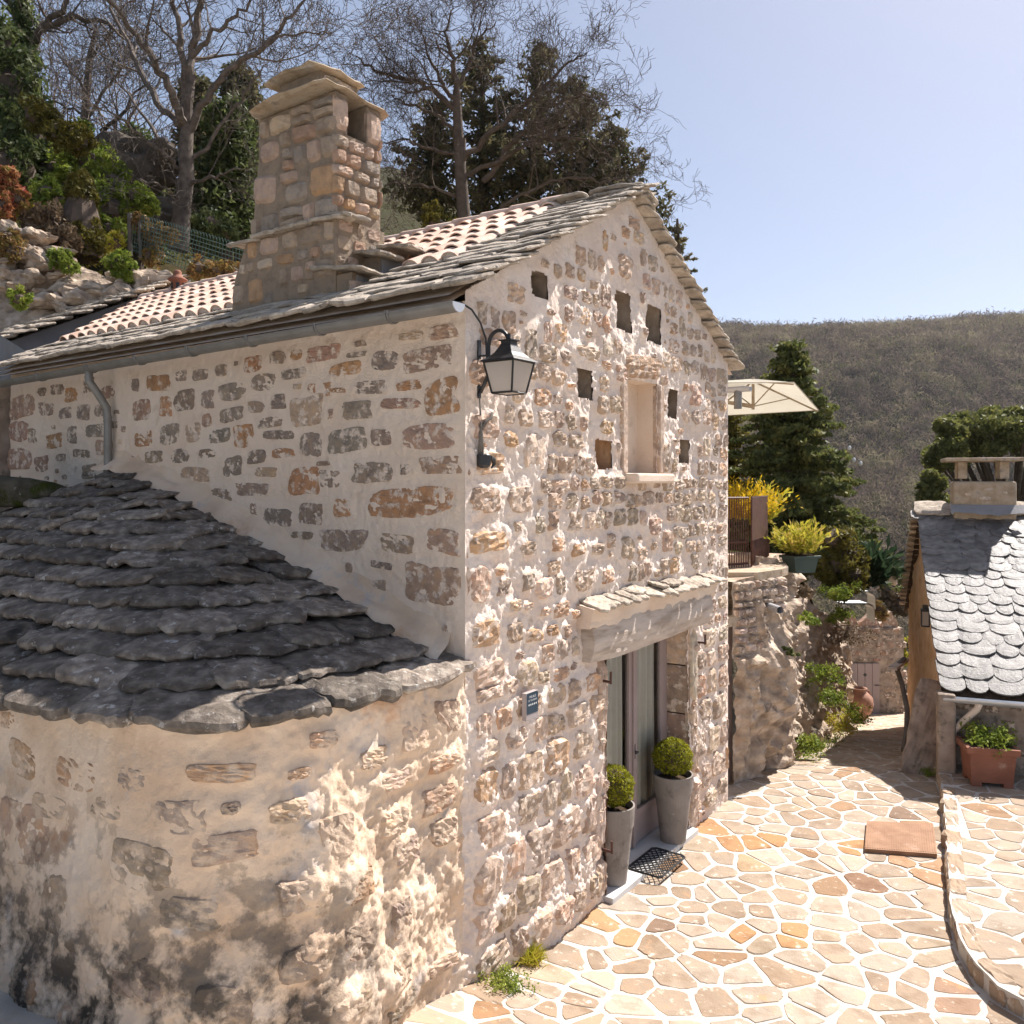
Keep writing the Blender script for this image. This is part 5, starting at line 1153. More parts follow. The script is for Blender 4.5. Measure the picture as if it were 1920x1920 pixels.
roughc = sstep(.15, .7, SS + .4 * (Zc < 1.5))
def ridg(P, s, k, sd): return 1 - np.abs(fbm(P, s, k, sd))
disp = -.32 * TT * roughc * sstep(0, 3, SS) + roughc * (.20 * fbm(P * [1, 1, .6], .9, 3, 31) + .20 * (ridg(P, .42, 3, 35) - .6) + .06 * fbm(P, .12, 3, 33)) + (1 - roughc) * .015 * fbm(P, .12, 3, 33)
disp += .28 * np.exp(-((SS - .95) / .35) ** 2) * sstep(.22, .4, TT) * sstep(.78, .5, TT) - .1 * np.exp(-((SS - .95) / .4) ** 2) * sstep(.25, .1, TT)
P = P + N * disp[..., None]; back = P[-1:] - N[-1:] * 2.2 + ZZ * np.array([.0]); back[..., 2] = np.maximum(back[..., 2], P[-1:, :, 2])
PP = np.concatenate([P, back]); ob('rock', PP, grid_faces(91, len(S)), M['rock'], cl, smooth=False)
# masonry of the upper terrace wall: small stones
tws = []
z = 1.45
while z < 2.38:
    ch = r9.uniform(.07, .13); a = .03
    while a < .55 + .5 * (z > 1.9): w_ = r9.uniform(.1, .24); tws.append((a + w_ / 2, z + ch / 2, w_, ch * .9, jit(r9.choice(list('GBW')), r9) * 1.15)); a += w_ + .015
    z += ch + .012
def s_cl(a, z):
    a = np.asarray(a, float); x = np.interp(a, cs, CLIFF[:, 0]); y = np.interp(a, cs, CLIFF[:, 1]); nx = np.interp(a, cs, np.gradient(CLIFF[:, 1], cs)); ny = -np.interp(a, cs, np.gradient(CLIFF[:, 0], cs)); l = np.hypot(nx, ny)
    N = np.stack([nx / l, ny / l, 0 * nx], -1); return np.stack([x, y, np.asarray(z, float)], -1) + N * .03, N
stones(tws, s_cl, cl, M['stone'], r9, .03, .006)
# end of the lane: wall with small door
ew = thing('lane_end_wall', 'low stone wall across the end of the lane topped by three pointed stones', 'wall', PX(1630, 1340, 20))
YE = 20.
def s_ew(a, z): a = np.asarray(a, float); z = np.asarray(z, float); return np.stack([a, YE + 0 * a, z], -1), np.broadcast_to(np.array([0, -1., 0]), a.shape + (3,))
A = np.arange(7.3, 9.32, .05); Z = np.arange(-2.3, .14, .05); AA, ZG = np.meshgrid(A, Z); P, N = s_ew(AA, ZG); es = []
z = -2.1
dA = (PX(1592, 0, YE)[0], PX(1647, 0, YE)[0])
while z < .05:
    ch = r9.uniform(.12, .22); a = 7.35
    while a < 9.2:
        w_ = r9.uniform(.18, .4)
        if not (a + w_ > dA[0] - .02 and a < dA[1] + .02 and z < -.68): es.append((a + w_ / 2, z + ch / 2, w_, ch * .92, jit(r9.choice(list('GBRB')), r9) * .9))
        a += w_ + .02
    z += ch + .015
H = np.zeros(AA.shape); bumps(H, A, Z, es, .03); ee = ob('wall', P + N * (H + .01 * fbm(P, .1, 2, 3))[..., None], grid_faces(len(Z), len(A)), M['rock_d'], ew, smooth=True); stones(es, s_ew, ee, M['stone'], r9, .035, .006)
mb = MB(); mb.box([9.3, 21, -1.1], [.02, 0, 0], [0, 1., 0], [0, 0, 1.23]); mb.box([8.3, 20.5, .11], [1.0, 0, 0], [0, .5, 0], [0, 0, .03]); mb.ob('wall', M['rock_d'], ew)
for x, w_, h_ in ((1590, 34, 44), (1630, 36, 36), (1667, 28, 38)):
    b = PX(x, 1182, YE + .15); r_ = w_ / FOC * YE / 2; K = 9; xs = np.array([-1, -1, -.75, -.35, .1, .4, .75, 1, 1]); zs = np.array([0, .45, .62, .95, 1.0, .8, .66, .4, 0]) * h_ / FOC * YE + .03 * r9.standard_normal(9) * [0, 1, 1, 1, 1, 1, 1, 1, 0]
    V = np.array([[b[0] + q * r_, YE + .08 + d, b[2] - .05 + s] for d in (0, .16) for q, s in zip(xs, zs)]); ob('crest_stone', V, [list(range(9)), list(range(9, 18))[::-1]] + [[i, i + 1, i + 10, i + 9][::-1] for i in range(8)], M['stone'], ew, color=jit('R', r9))
sd = thing('small_door', 'low mauve plank door with diamond peephole in the wall at the end of the lane', 'door', PX(1620, 1338, YE - .03))
x0, x1 = dA; zt_, zb_ = PX(0, 1243, YE)[2], PX(0, 1340, YE)[2]
for i in range(4):
    a = x0 + (x1 - x0) * i / 4; mb = MB(); mb.box([a + (x1 - x0) / 8, YE - .05, (zt_ + zb_) / 2], [(x1 - x0) / 8 - .004, 0, 0], [0, .02, 0], [0, 0, (zt_ - zb_) / 2]); mb.ob('plank', M['paint'], sd, bevel=.003)
mb = MB(); c = np.array([(x0 + x1) / 2, YE - .075, PX(0, 1264, YE)[2]]); mb.add(np.array([c + [.05, 0, 0], c + [0, 0, .05], c - [.05, 0, 0], c - [0, 0, .05]]), np.array([[0, 1, 2, 3]])); mb.ob('peephole', M['iron'], sd)
mb = MB(); mb.tube([[x1 - .12, YE - .08, zb_ + .72], [x1 - .02, YE - .08, zb_ + .72]], .012, 5); mb.ob('latch', M['iron'], sd)
jr = onG(1611, 1350); jr = PX(1611, 1351, 17.6)
prof = np.array([(0, 0), (.11, 0), (.16, .06), (.25, .22), (.28, .36), (.26, .48), (.17, .58), (.12, .61), (.13, .65), (.16, .67), (.13, .67), (.10, .62)]) * 1.02
V, F = lathe(prof, jr, 26); jar = ob('amphora', V, F, M['terra_d'], None, smooth=True, label='weathered round bellied terracotta jar beside the small lane door', cat='jar')
for s in (-1, 1):
    mb = MB(); mb.tube([jr + np.array([s * .13, 0, .64]), jr + np.array([s * .2, 0, .62]), jr + np.array([s * .23, 0, .52])], .02, 6); mb.ob('handle', M['terra_d'], jar)
# side door behind the gable corner
g_ = thing('side_door', 'mauve grey door in the recess behind the far gable corner', 'door', (2.62, 10.1, 0))
mb = MB(); mb.box([2.52, 10.08, .92], nz([.75, .5, 0]) * .16, nz([-.5, .75, 0]) * .02, ZZ * .95); mb.ob('door_leaf', M['paint'], g_, bevel=.005)
mb = MB(); mb.box([2.6, 10.02, 1.95], nz([.75, .5, 0]) * .14, nz([-.5, .75, 0]) * .05, ZZ * .06); mb.ob('lintel', M['cap'], g_)
sp = MB(); a_ = PX(1424, 1130, 10.6); b_ = PX(1463, 1144, 10.15); sp.tube([a_, b_], .045, 12, cap=False); sp.tube([a_, b_], .04, 12, cap=False); sp.ob('drain_spout', M['zinc_l'], None, smooth=True, label='bright zinc drain spout sticking out of the terrace wall', cat='drain pipe')
# terrace slab, railing
tz_ = 2.5
tp = [PX(1366, 1078, 10.3), PX(1420, 1076, 10.3), PX(1466, 1060, 10.7), PX(1478, 1052, 11.0), PX(1472, 1046, 11.6)]; tp = [np.array([p[0], p[1], tz_]) for p in tp] + [np.array([3.8, 13, tz_]), np.array([2.4, 13, tz_])]
n = len(tp); ob('terrace_slab', np.array(tp + [p - ZZ * .1 for p in tp]), [list(range(n)), list(range(n, 2 * n))[::-1]] + [[i, (i + 1) % n, (i + 1) % n + n, i + n][::-1] for i in range(n)], M['cap'], None, label='pale stone slab edging the raised terrace beyond the gable', cat='slab')
rw = thing('railing', 'rusty brown iron railing on the terrace edge beyond the gable', 'railing', (3, 10.9, tz_))
def bars(p, q, z1, nb_, r_=.012):
    for i in range(nb_): f = i / (nb_ - 1); a = p * (1 - f) + q * f; mb = MB(); mb.tube([[a[0], a[1], tz_], [a[0], a[1], z1]], r_, 4); mb.ob('bar', M['rustiron'], rw)
    for z_ in (tz_ + .05, tz_ + .33, z1 - .015): mb = MB(); mb.tube([[p[0], p[1], z_], [q[0], q[1], z_]], .014, 4); mb.ob('rail', M['rustiron'], rw)
p0 = np.array([2.72, 10.75]); p1 = np.array([PX(1403, 0, 10.95)[0], 10.95]); bars(p0, p1, 3.42, 11, .007)
p2 = np.array([PX(1409, 0, 10.95)[0], 10.95]); p3 = np.array([PX(1438, 0, 11.9)[0], 11.9])
mb = MB(); dd = p3 - p2; mb.box([*((p2 + p3) / 2), 3.08], [dd[0] / 2, dd[1] / 2, 0], [.01, -.004, 0], [0, 0, .34]); mb.ob('privacy_panel', M['rustiron'], rw); bars(p2, p3, 3.42, 12)
for i in range(12): f = i / 11; a = p2 * (1 - f) + p3 * f; mb = MB(); mb.tube([[a[0] + .015, a[1] - .01, tz_ + .05 + .3 * q] for q in (0, .5, 1)], [.012, .028, .012], 5); mb.ob('baluster', M['rustiron'], rw)
# parasol
pu = thing('parasol', 'square cream cantilever parasol sticking out beyond the gable over the terrace', 'parasol', (3.6, 14, 2.5))
cs_ = [PX(1300, 718, 12.8), PX(1489, 717, 12.8), PX(1535, 769, 14.6), PX(1320, 781, 14.6)]; ap = sum(cs_) / 4 + ZZ * .33
for i in range(4):
    n_ = 9; a, b = cs_[i], cs_[(i + 1) % 4]; V = []
    for r_ in np.linspace(0, 1, n_):
        for q in np.linspace(0, 1, n_): e = a * (1 - q) + b * q; V.append(ap * (1 - r_) + e * r_ - ZZ * (.05 * math.sin(np.pi * r_) * math.sin(np.pi * q) * 1.0 - .0))
    ob('canopy_panel', np.array(V), grid_faces(n_, n_), M['canvas'], pu, smooth=True)
    mb = MB(); mb.tube([ap - ZZ * .04, a - ZZ * .03 + (ap - a) * .02], .014, 6); mb.ob('rib', M['cap'], pu)
    mb = MB(); mb.tube([ap - ZZ * .45, ap * .45 + a * .55 - ZZ * .03], .010, 6); mb.ob('strut', M['cap'], pu)
    mb = MB(); mb.tube([a, b], .008, 5); mb.ob('hem', M['canvas'], pu)
mb = MB(); mb.tube([ap + ZZ * .03, ap - ZZ * .5], .025, 8); mb.ob('hub', M['cap'], pu)
mb = MB(); mb.tube([ap - ZZ * .45, ap + np.array([-1.6, 0, -.2]), ap + np.array([-1.6, 0, -2.6])], .035, 8); mb.ob('pole', M['cap'], pu)
# garden ground behind rock face
gr_ = [(2.3, 13.0, 2.45), (4.2, 12.6, 2.45), (5.2, 14.6, 1.6), (6.2, 16.8, .7), (7.4, 19.8, -.05), (9.6, 21, -.1), (12, 28, -2.), (9, 34, -1.), (2.3, 30, 2.)]
ob('garden_bank', np.array([[p[0], p[1], p[2]] for p in gr_]), [list(range(len(gr_)))], M['ground'], None, org=(0, 0, 0), kind='structure')
# white metal garden stools
for x, y, d, lb_ in ((1594, 1128, 17.5, 'lower white metal garden bench with bent sheet top above the lane wall'), (1597, 1106, 18.2, 'upper white metal garden bench half hidden behind the shrubs')):
    p = PX(x, y, d); st = thing('garden_bench', lb_, 'bench', p - ZZ * .45, 'white metal garden benches'); W = .26
    V = []; prof = [(-W, -.0), (.28, .0), (.38, -.04), (.42, -.1), (.43, -.36)]
    for dy in (-.2, .2): V += [[p[0] + a, p[1] + dy + .3 * (a < 0) * 0, p[2] + b] for a, b in prof]
    V = np.array(V); V2 = V - np.array([0, 0, .03]) ; mb = MB(); mb.add(V, grid_faces(2, 5)); mb.add(V2, grid_faces(2, 5)); mb.ob('bench_top', M['whitep'], st)
    for dy in (-.18, .18): mb = MB(); mb.tube([[p[0] - .25, p[1] + dy, p[2] - .02], [p[0] - .25, p[1] + dy, p[2] - .4]], .02, 6); mb.ob('leg', M['whitep'], st)
# small glass bulbs on a wire
for i, ((x0_, y0_), (x1_, y1_)) in enumerate((((1565, 845), (1613, 862)), ((1590, 832), (1616, 868)))):
    pa, pb = PX(x0_, y0_, 17), PX(x1_, y1_, 17); mid = (pa + pb) / 2 - ZZ * .08; t = thing('string_light', ('left' if i == 0 else 'right') + ' wire of small clear glass bulbs hanging beside the cedar', 'string light', pa, 'strings of garden bulbs')
    mb = MB(); mb.tube([pa, mid, pb], .006, 4); mb.ob('wire', M['iron'], t)
    for f in ((.1, .9) if i else (.2, .75)):
        q = pa * (1 - f) + pb * f - ZZ * .05; V, F = lathe([(0, -.05), (.03, -.035), (.04, 0), (.03, .03), (.014, .05)], q, 10); ob('bulb', V, F, M['whitep'], t, smooth=True)
# trough with yellow-green shrub
tr = thing('trough_planter', 'dark green plastic trough with yellowish leafy shrub on the rock edge', 'planter', PX(1500, 1072, 11.6))
c = PX(1500, 1073, 11.6); X_ = nz([.93, .35, 0]); Y_ = nz([-.35, .93, 0])
def tf(h0, h1, z0, z1, nm, mat, w2=.5): 
    V = [c + X_ * h * i + Y_ * h * w2 * j + ZZ * z for h, z in ((h0, z0), (h1, z1)) for i, j in ((-1, -1), (1, -1), (1, 1), (-1, 1))]
    ob(nm, np.array(V), np.array([[i, (i + 1) % 4, (i + 1) % 4 + 4, i + 4] for i in range(4)] + [[3, 2, 1, 0], [4, 5, 6, 7]]), mat, tr, bevel=.006)
tf(.16, .205, 0, .22, 'trough', M['greenpot'], .7); tf(.225, .23, .2, .235, 'rim', M['greenpot'], .72); tf(.2, .2, .22, .24, 'soil', M['soil'], .7)
def blades(base, n, h, r, size, rg, up=1., curve=.35):
    d = rg.standard_normal((n, 3)) * [1, 1, .25] * r + [0, 0, up]; d = nz3(d); o = base + rg.standard_normal((n, 3)) * [.06, .06, .0]; L_ = h * rg.uniform(.35, 1.05, n)[:, None]
    # leaves along stems
    out = []
    for f in np.linspace(.25, 1, 9):
        p = o + d * L_ * f + d * [1, 1, -.6] * (L_ * f) ** 2 * curve; l = nz3(d + .55 * rg.standard_normal((n, 3))) * size * rg.uniform(.7, 1.3, (n, 1)); s = nz3(np.cross(l, rg.standard_normal((n, 3)))) * size * .16
        out.append(np.stack([p, p + l * .5 + s, p + l, p + l * .5 - s], 1))
    V = np.concatenate(out).reshape(-1, 3); return V, np.arange(len(V)).reshape(-1, 4)
V, F = blades(c + ZZ * .22, 150, .52, .45, .10, r9); ob('foliage', V, F, M['yelgreen'], tr)
V, F = blades(PX(1390, 975, 12.4), 520, .72, .8, .06, r9); ob('forsythia', V, F, M['yellow'], None, label='bright yellow flowering forsythia behind the iron railing', cat='shrub')
V, F = blades(PX(1425, 990, 12.6), 90, .75, .3, .13, r9); ob('reed_shrub', V, F, M['yelgreen'], None, label='thin green and yellow stemmed shrub between railing and cedar', cat='shrub')
def bush(name, blobs, n, size, mat, rg, label, cat='shrub', shell=.35, group=None, core=True, aniso=(1, 1, 1)):
    C = np.array([b[:3] for b in blobs]); Rr = np.array([b[3] for b in blobs]); k_ = 22; dv = rg.standard_normal((len(C) * k_, 3)); dv /= np.linalg.norm(dv, axis=1)[:, None]; C2 = np.repeat(C, k_, 0) + dv * np.repeat(Rr, k_)[:, None] * rg.uniform(.45, .95, (len(dv), 1)); R2 = np.repeat(Rr, k_) * rg.uniform(.22, .46, len(dv)); V, F = leafcloud(C2, R2, int(n * 1.1 / k_), size, rg, shell, aniso=aniso); V = V + .12 * Rr.mean() * np.stack([vnoise(V / Rr.mean() * 2.5, k) for k in range(3)], -1)
    t = thing(name, label, cat, C.mean(0) - ZZ * Rr.mean(), group); ob('foliage', V, F, mat, t)
    mb = MB()
    for c_, r_ in zip(C, Rr): v, f = lathe([(0, -r_ * .6), (r_ * .55, -.3 * r_), (r_ * .6, r_ * .2), (0, r_ * .62)], c_, 8); mb.add(v, f)
    mb.ob('twig_mass', M['bark_d'], t, kind='stuff'); return t
def pb(px, py, d, rpx): return (*PX(px, py, d), rpx / FOC * d)
bush('juniper', [pb(1565, 1010, 14.5, 32), pb(1590, 1040, 14.6, 34), pb(1560, 1060, 14.4, 34), pb(1600, 1080, 14.8, 32), pb(1575, 1100, 14.4, 26)], 900, .045, M['olive'], r9, 'dense olive green juniper beside the leafy trough on the rock')
V, F = blades(PX(1632, 1105, 15.5), 70, .85, .35, .3, r9, curve=.1); ob('yucca', V, F, M['yucca'], None, label='dark spiky yucca right of the juniper', cat='shrub')
bush('shrub', [pb(1665, 1055, 18, 18), pb(1680, 1075, 18, 18)], 400, .05, M['ivy'], r9, 'dark rounded shrub near the end of the lane garden')
bush('shrub', [pb(1645, 1140, 18.5, 16), pb(1655, 1152, 18.5, 12)], 300, .05, M['rusty'], r9, 'small reddish shrub just above the pointed wall stones')
rock('garden_rock', PX(1664, 1078, 19), (.35, .3, .3), r9, M['rock'], label='pale rounded rock beside the dark shrub above the lane', cat='rock')
# brush and creepers on the rock face
def on_cliff(px, py):
    k = (px - 960) / FOC; s = np.linspace(0, cs[-1], 400); x = np.interp(s, cs, CLIFF[:, 0]); y = np.interp(s, cs, CLIFF[:, 1]); i = np.argmin(np.abs(x / y - k)); return PX(px, py, y[i])
for px, py, r_, n_, m_, lb_ in ((1545, 1115, 22, 500, 'green', 'bright green creeper at the top edge of the rock face'), (1553, 1160, 20, 450, 'green', 'green creeper hanging midway down the rock face'), (1492, 1160, 14, 240, 'green', 'small creeper below the leafy trough'), (1455, 1215, 9, 160, 'ivy', 'tiny dark green clump on the bulging rock'),
    (1525, 1270, 24, 500, 'green', 'upper green valerian growing on the lower rock face'), (1535, 1310, 22, 500, 'green', 'lower green valerian growing on the lower rock face'), (1500, 1395, 20, 500, 'green', 'leafy clump at the near foot of the rock face'), (1545, 1360, 24, 500, 'yelgreen', 'yellowish clump at the middle foot of the rock face'), (1580, 1345, 24, 600, 'green', 'leafy clump at the far foot of the rock face'), (1575, 1200, 26, 500, 'dryleaf', 'brown dry scrub beside the lane end wall'), (1480, 1110, 14, 260, 'dryleaf', 'dry brown scrub under the trough')):
    p = on_cliff(px, py) + np.array([.12, -.18, 0]); tuft('creeper', p - ZZ * .05, r_ / FOC * p[1] * 1.3, r_ / FOC * p[1] * 1.3, n_ * 2, M[m_], r9, lb_, size=.026, group='plants growing on the rock face')
V, F = leafcloud(np.array([on_cliff(x, y) + [.12, -.15, .02] for x, y in ((1488, 1412), (1500, 1405), (1515, 1395), (1530, 1388), (1545, 1380), (1560, 1374), (1575, 1370), (1590, 1362))]), .16, 140, .02, r9, .6, aniso=(1.4, 1, .5)); ob('ground_cover', V, F, M['green'], None, kind='stuff')
# ---------------------------------------------------------------- trees
rt_ = np.random.default_rng(97)
def grow(mb, p, d, L, r, lev, rg, up=.12, spread=.75, kids=(4, 5, 5, 4), minr=.006, jitter=.18, segs=6):
    pts = [p]; rs = [r]; q = np.array(p, float); d = nz(d); nk = kids[lev] if lev < len(kids) else 0
    for i in range(segs):
        d = nz(d + jitter * rg.standard_normal(3) + np.array([0, 0, up])); q = q + d * L / segs; pts.append(q); rs.append(max(minr, r * (1 - .8 * (i + 1) / segs)))
        if nk and i >= 1:
            for _ in range(max(1, int(round(nk / (segs - 1) + rg.uniform(-.4, .5))))):
                n = nz(np.cross(d, rg.standard_normal(3))); dd = nz(d * (1 - spread * .5) + n * spread); grow(mb, q, dd, L * rg.uniform(.42, .68), max(minr, rs[-1] * .62), lev + 1, rg, up, spread, kids, minr, jitter, max(3, segs - 1))
    mb.tube(pts, rs, 7 if r > .05 else (4 if r > .02 else 3), cap=False)
def limbs(mb, polys, rg, kids, L=2.2, minr=.006, every=1, lev=1, up=.1, cut=.2):
    for poly, r0, r1_ in polys:
        P = np.array(poly); t = np.linspace(0, 1, len(P)); tf = np.linspace(0, 1, len(P) * 4); Q = np.stack([np.interp(tf, t, P[:, i]) for i in range(3)], 1)
        Q[1:-1] += .03 * rg.standard_normal((len(Q) - 2, 3)); rr = r0 + (r1_ - r0) * tf; mb.tube(Q, rr, 8, cap=False)
        for i in range(int(len(Q) * cut) + 1, len(Q), every):
            d = nz(Q[i] - Q[i - 1]); n = nz(np.cross(d, rg.standard_normal(3))); grow(mb, Q[i], nz(d * .6 + n * .8), L * rg.uniform(.5, 1.1) * (1.15 - .4 * tf[i]), max(minr, rr[i] * .5), lev, rg, up, .75, kids, minr)
def L3(pts): return [PX(*p) for p in pts]
# big pale-barked bare tree on the left
t1 = thing('bare_tree', 'large pale barked bare tree forking widely behind the wire fence', 'tree', PX(335, 435, 17))
mb = MB(); D_ = 17
tk = L3([(333, 470, 17), (338, 430, 17), (343, 380, 17), (350, 330, 17), (348, 280, 17), (352, 230, 17)]); mb.tube(tk, [.21, .19, .165, .15, .14, .12], 12, cap=False); mb.ob('trunk', M['bark'], t1, smooth=True)
mb = MB()
limbs(mb, [(L3([(350, 240, 17), (330, 190, 16.6), (300, 130, 16.2), (255, 65, 15.8), (205, -10, 15.4), (180, -60, 15)]), .095, .03), (L3([(350, 240, 17), (310, 215, 17.2), (262, 130, 17.6), (230, 60, 18), (200, 0, 18.3)]), .085, .03),
    (L3([(350, 250, 17), (345, 170, 17), (338, 80, 17), (325, 0, 17), (318, -60, 17)]), .085, .04), (L3([(352, 230, 17), (356, 130, 17), (362, 70, 17), (378, -10, 17), (385, -70, 17)]), .10, .05),
    (L3([(360, 105, 17), (400, 60, 16.8), (450, 25, 16.6), (490, -15, 16.4)]), .055, .02), (L3([(350, 250, 17), (380, 190, 16.8), (430, 130, 16.5), (490, 90, 16.2), (540, 40, 16), (580, -10, 15.8)]), .085, .02), (L3([(490, 90, 16.2), (530, 66, 16), (590, 62, 15.9), (622, 60, 15.8)]), .03, .008),
    (L3([(345, 320, 17), (300, 280, 16.6), (255, 250, 16.2), (215, 215, 15.8), (190, 195, 15.5)]), .05, .012), (L3([(355, 345, 17), (400, 330, 16.5), (450, 318, 16.3)]), .045, .012), (L3([(345, 290, 17), (300, 260, 17.4), (240, 180, 18), (200, 130, 18.5)]), .05, .012), (L3([(350, 380, 17), (310, 350, 16.6), (270, 340, 16.3), (235, 322, 16)]), .03, .008),
    (L3([(348, 300, 17), (395, 270, 17), (440, 200, 17), (480, 150, 17), (500, 120, 17)]), .05, .01)], rt_, (0, 2, 3, 2), L=1.5, minr=.005, every=2, cut=.3)
mb.ob('branches', M['bark'], t1)
# ivy-clad tree top left and its neighbour
t2 = thing('ivy_tree', 'bare tree with ivy covered trunk at the top left edge', 'tree', PX(45, 150, 21)); mb = MB()
mb.tube(L3([(40, 200, 21), (42, 120, 21), (45, 30, 21), (40, -40, 21)]), [.2, .18, .15, .12], 10, cap=False); mb.ob('trunk', M['bark_d'], t2)
mb = MB(); limbs(mb, [(L3([(62, 90, 21), (80, 50, 20.6), (120, 10, 20.2), (150, -30, 20)]), .1, .04), (L3([(80, 58, 20.6), (130, 33, 20.4), (190, 38, 20.2), (240, 70, 20), (280, 60, 20)]), .085, .02), (L3([(42, 60, 21), (20, 10, 21), (-10, -40, 21)]), .07, .03), (L3([(45, 90, 21), (85, 30, 21.5), (60, -20, 21.5)]), .05, .02)], rt_, (0, 2, 3, 2), L=1.9, minr=.006, every=2); mb.ob('branches', M['bark_d'], t2)
C = np.array([PX(45 + rt_.normal(0, 6), y, 20.8) for y in np.linspace(0, 150, 14)]); V, F = leafcloud(C, .28, 170, .07, rt_, .4); ob('ivy', V, F, M['ivy'], t2)
t3 = thing('bare_tree', 'thin bare tree with dark twigs in the gap left of the big pale tree', 'tree', PX(160, 230, 24)); mb = MB()
mb.tube(L3([(158, 250, 24), (162, 180, 24), (168, 110, 24), (178, 60, 24)]), [.13, .11, .09, .05], 8, cap=False); mb.ob('trunk', M['bark_d'], t3)
mb = MB(); limbs(mb, [(L3([(160, 225, 24), (190, 180, 24), (225, 130, 24), (250, 60, 24)]), .06, .015), (L3([(165, 180, 24), (130, 130, 24), (100, 90, 24)]), .05, .012), (L3([(190, 245, 23.5), (230, 215, 23), (260, 165, 23), (290, 150, 23)]), .06, .012), (L3([(160, 215, 24), (100, 190, 24), (60, 170, 24)]), .04, .012), (L3([(170, 110, 24), (200, 70, 24), (230, 30, 24)]), .04, .012)], rt_, (0, 2, 2, 2), L=1.8, minr=.006, up=.05, every=2); mb.ob('branches', M['bark_d'], t3)
for bx_, lb_ in ((110, 'twiggy bare shrub below the ivy covered trunk'), (225, 'twiggy bare shrub behind the fork of the big pale tree')):
    t = thing('bare_shrub', lb_, 'shrub', PX(bx_, 270, 26), 'twiggy bare shrubs on the hillside'); mb = MB()
    for i in range(16): grow(mb, PX(bx_ + rt_.normal(0, 25), 275, 26), np.array([rt_.normal(0, .5), rt_.normal(0, .3), 1]), 2.6, .03, 1, rt_, .02, .7, (0, 3, 3), .008, .2, 5)
    mb.ob('branches', M['twigbrown'], t)
# bare tree on the right, in front of the conifers
t4 = thing('bare_tree', 'spreading bare tree in front of the dark conifers behind the ridge', 'tree', PX(870, 430, 19)); mb = MB()
mb.tube(L3([(872, 440, 19), (868, 380, 19), (862, 300, 19), (858, 220, 19), (856, 170, 19)]), [.17, .15, .13, .11, .09], 10, cap=False); mb.tube(L3([(885, 440, 19), (872, 400, 19), (866, 330, 19), (868, 260, 19)]), [.12, .11, .09, .07], 8, cap=False); mb.ob('trunk', M['bark_d'], t4, smooth=True)
mb = MB(); limbs(mb, [(L3([(858, 210, 19), (820, 175, 19), (780, 150, 19), (735, 145, 19), (690, 125, 19), (668, 105, 19)]), .075, .014), (L3([(857, 190, 19), (830, 160, 19), (800, 100, 19), (790, 50, 19)]), .06, .012), (L3([(856, 170, 19), (850, 110, 19), (835, 60, 19), (850, 15, 19)]), .07, .014), (L3([(856, 170, 19), (880, 120, 19), (900, 70, 19), (930, 40, 19)]), .06, .012),
    (L3([(860, 250, 19), (820, 215, 19), (770, 195, 19), (735, 180, 19)]), .05, .012), (L3([(862, 290, 19), (800, 280, 19), (760, 260, 19), (720, 268, 19)]), .05, .01), (L3([(868, 300, 19), (930, 240, 18.8), (990, 190, 18.6), (1060, 120, 18.4), (1100, 100, 18.3)]), .075, .012), (L3([(905, 340, 19), (960, 270, 18.8), (1010, 210, 18.6), (1080, 180, 18.5), (1130, 190, 18.4)]), .07, .012),
    (L3([(868, 330, 19), (940, 300, 18.8), (1010, 260, 18.6), (1090, 260, 18.5), (1150, 300, 18.4)]), .06, .01), (L3([(905, 420, 19), (970, 370, 18.8), (1060, 330, 18.6), (1150, 340, 18.5), (1230, 350, 18.4)]), .05, .01), (L3([(870, 370, 19), (800, 350, 19), (750, 340, 19), (722, 350, 19)]), .04, .01)], rt_, (0, 2, 3, 2), L=1.35, minr=.0042, up=.06); mb.ob('branches', M['bark_d'], t4)
# conifers
def conifer(name, label, base, H, Rb, mat, rg, nl=26, per=8, leaf=.12, nleaf=40, droop=.25, clump=.35, cat='tree', group=None, tr=.16, p=.9, bark='bark_d', lo=.08, ragged=.25, flat=1.):
    t = thing(name, label, cat, base, group); mb = MB(); base = np.array(base, float); top = base + ZZ * H; mb.tube([base - ZZ * .5, base + ZZ * H * .5, top], [tr, tr * .6, .02], 8, cap=False); C = []; Rr = []
    for i in range(nl):
        f = lo + (1 - lo) * (i + rg.uniform(-.3, .3)) / nl; f = min(max(f, 0.01), .99); rl_ = Rb * (1 - f) ** p + .12
        for k in range(per):
            a = rg.uniform(0, 2 * np.pi); L_ = rl_ * rg.uniform(1 - ragged * 2, 1 + ragged * .5); o = base + ZZ * H * f; e = o + np.array([math.cos(a), math.sin(a), 0]) * L_ + ZZ * (-droop * L_ + rg.uniform(-.1, .15))
            mb.tube([o, (o + e) / 2 + ZZ * .06 * L_, e], [.03, .018, .008], 3, cap=False)
            m = max(1, int(L_ / (clump * .9)))
            for q in range(m): g = (q + .6) / m; C.append(o * (1 - g) + e * g + ZZ * .06 * L_ * math.sin(np.pi * g)); Rr.append(clump * (.55 + .6 * (1 - g)) * rg.uniform(.7, 1.2))
    C.append(top - ZZ * .15); Rr.append(.22); C.append(top - ZZ * .5); Rr.append(.28)
    mb.ob('trunk', M[bark], t); V, F = leafcloud(np.array(C), np.array(Rr), nleaf, leaf, rg, .45, aniso=(1, 1, .45 * flat)); ob('foliage', V, F, mat, t); return t
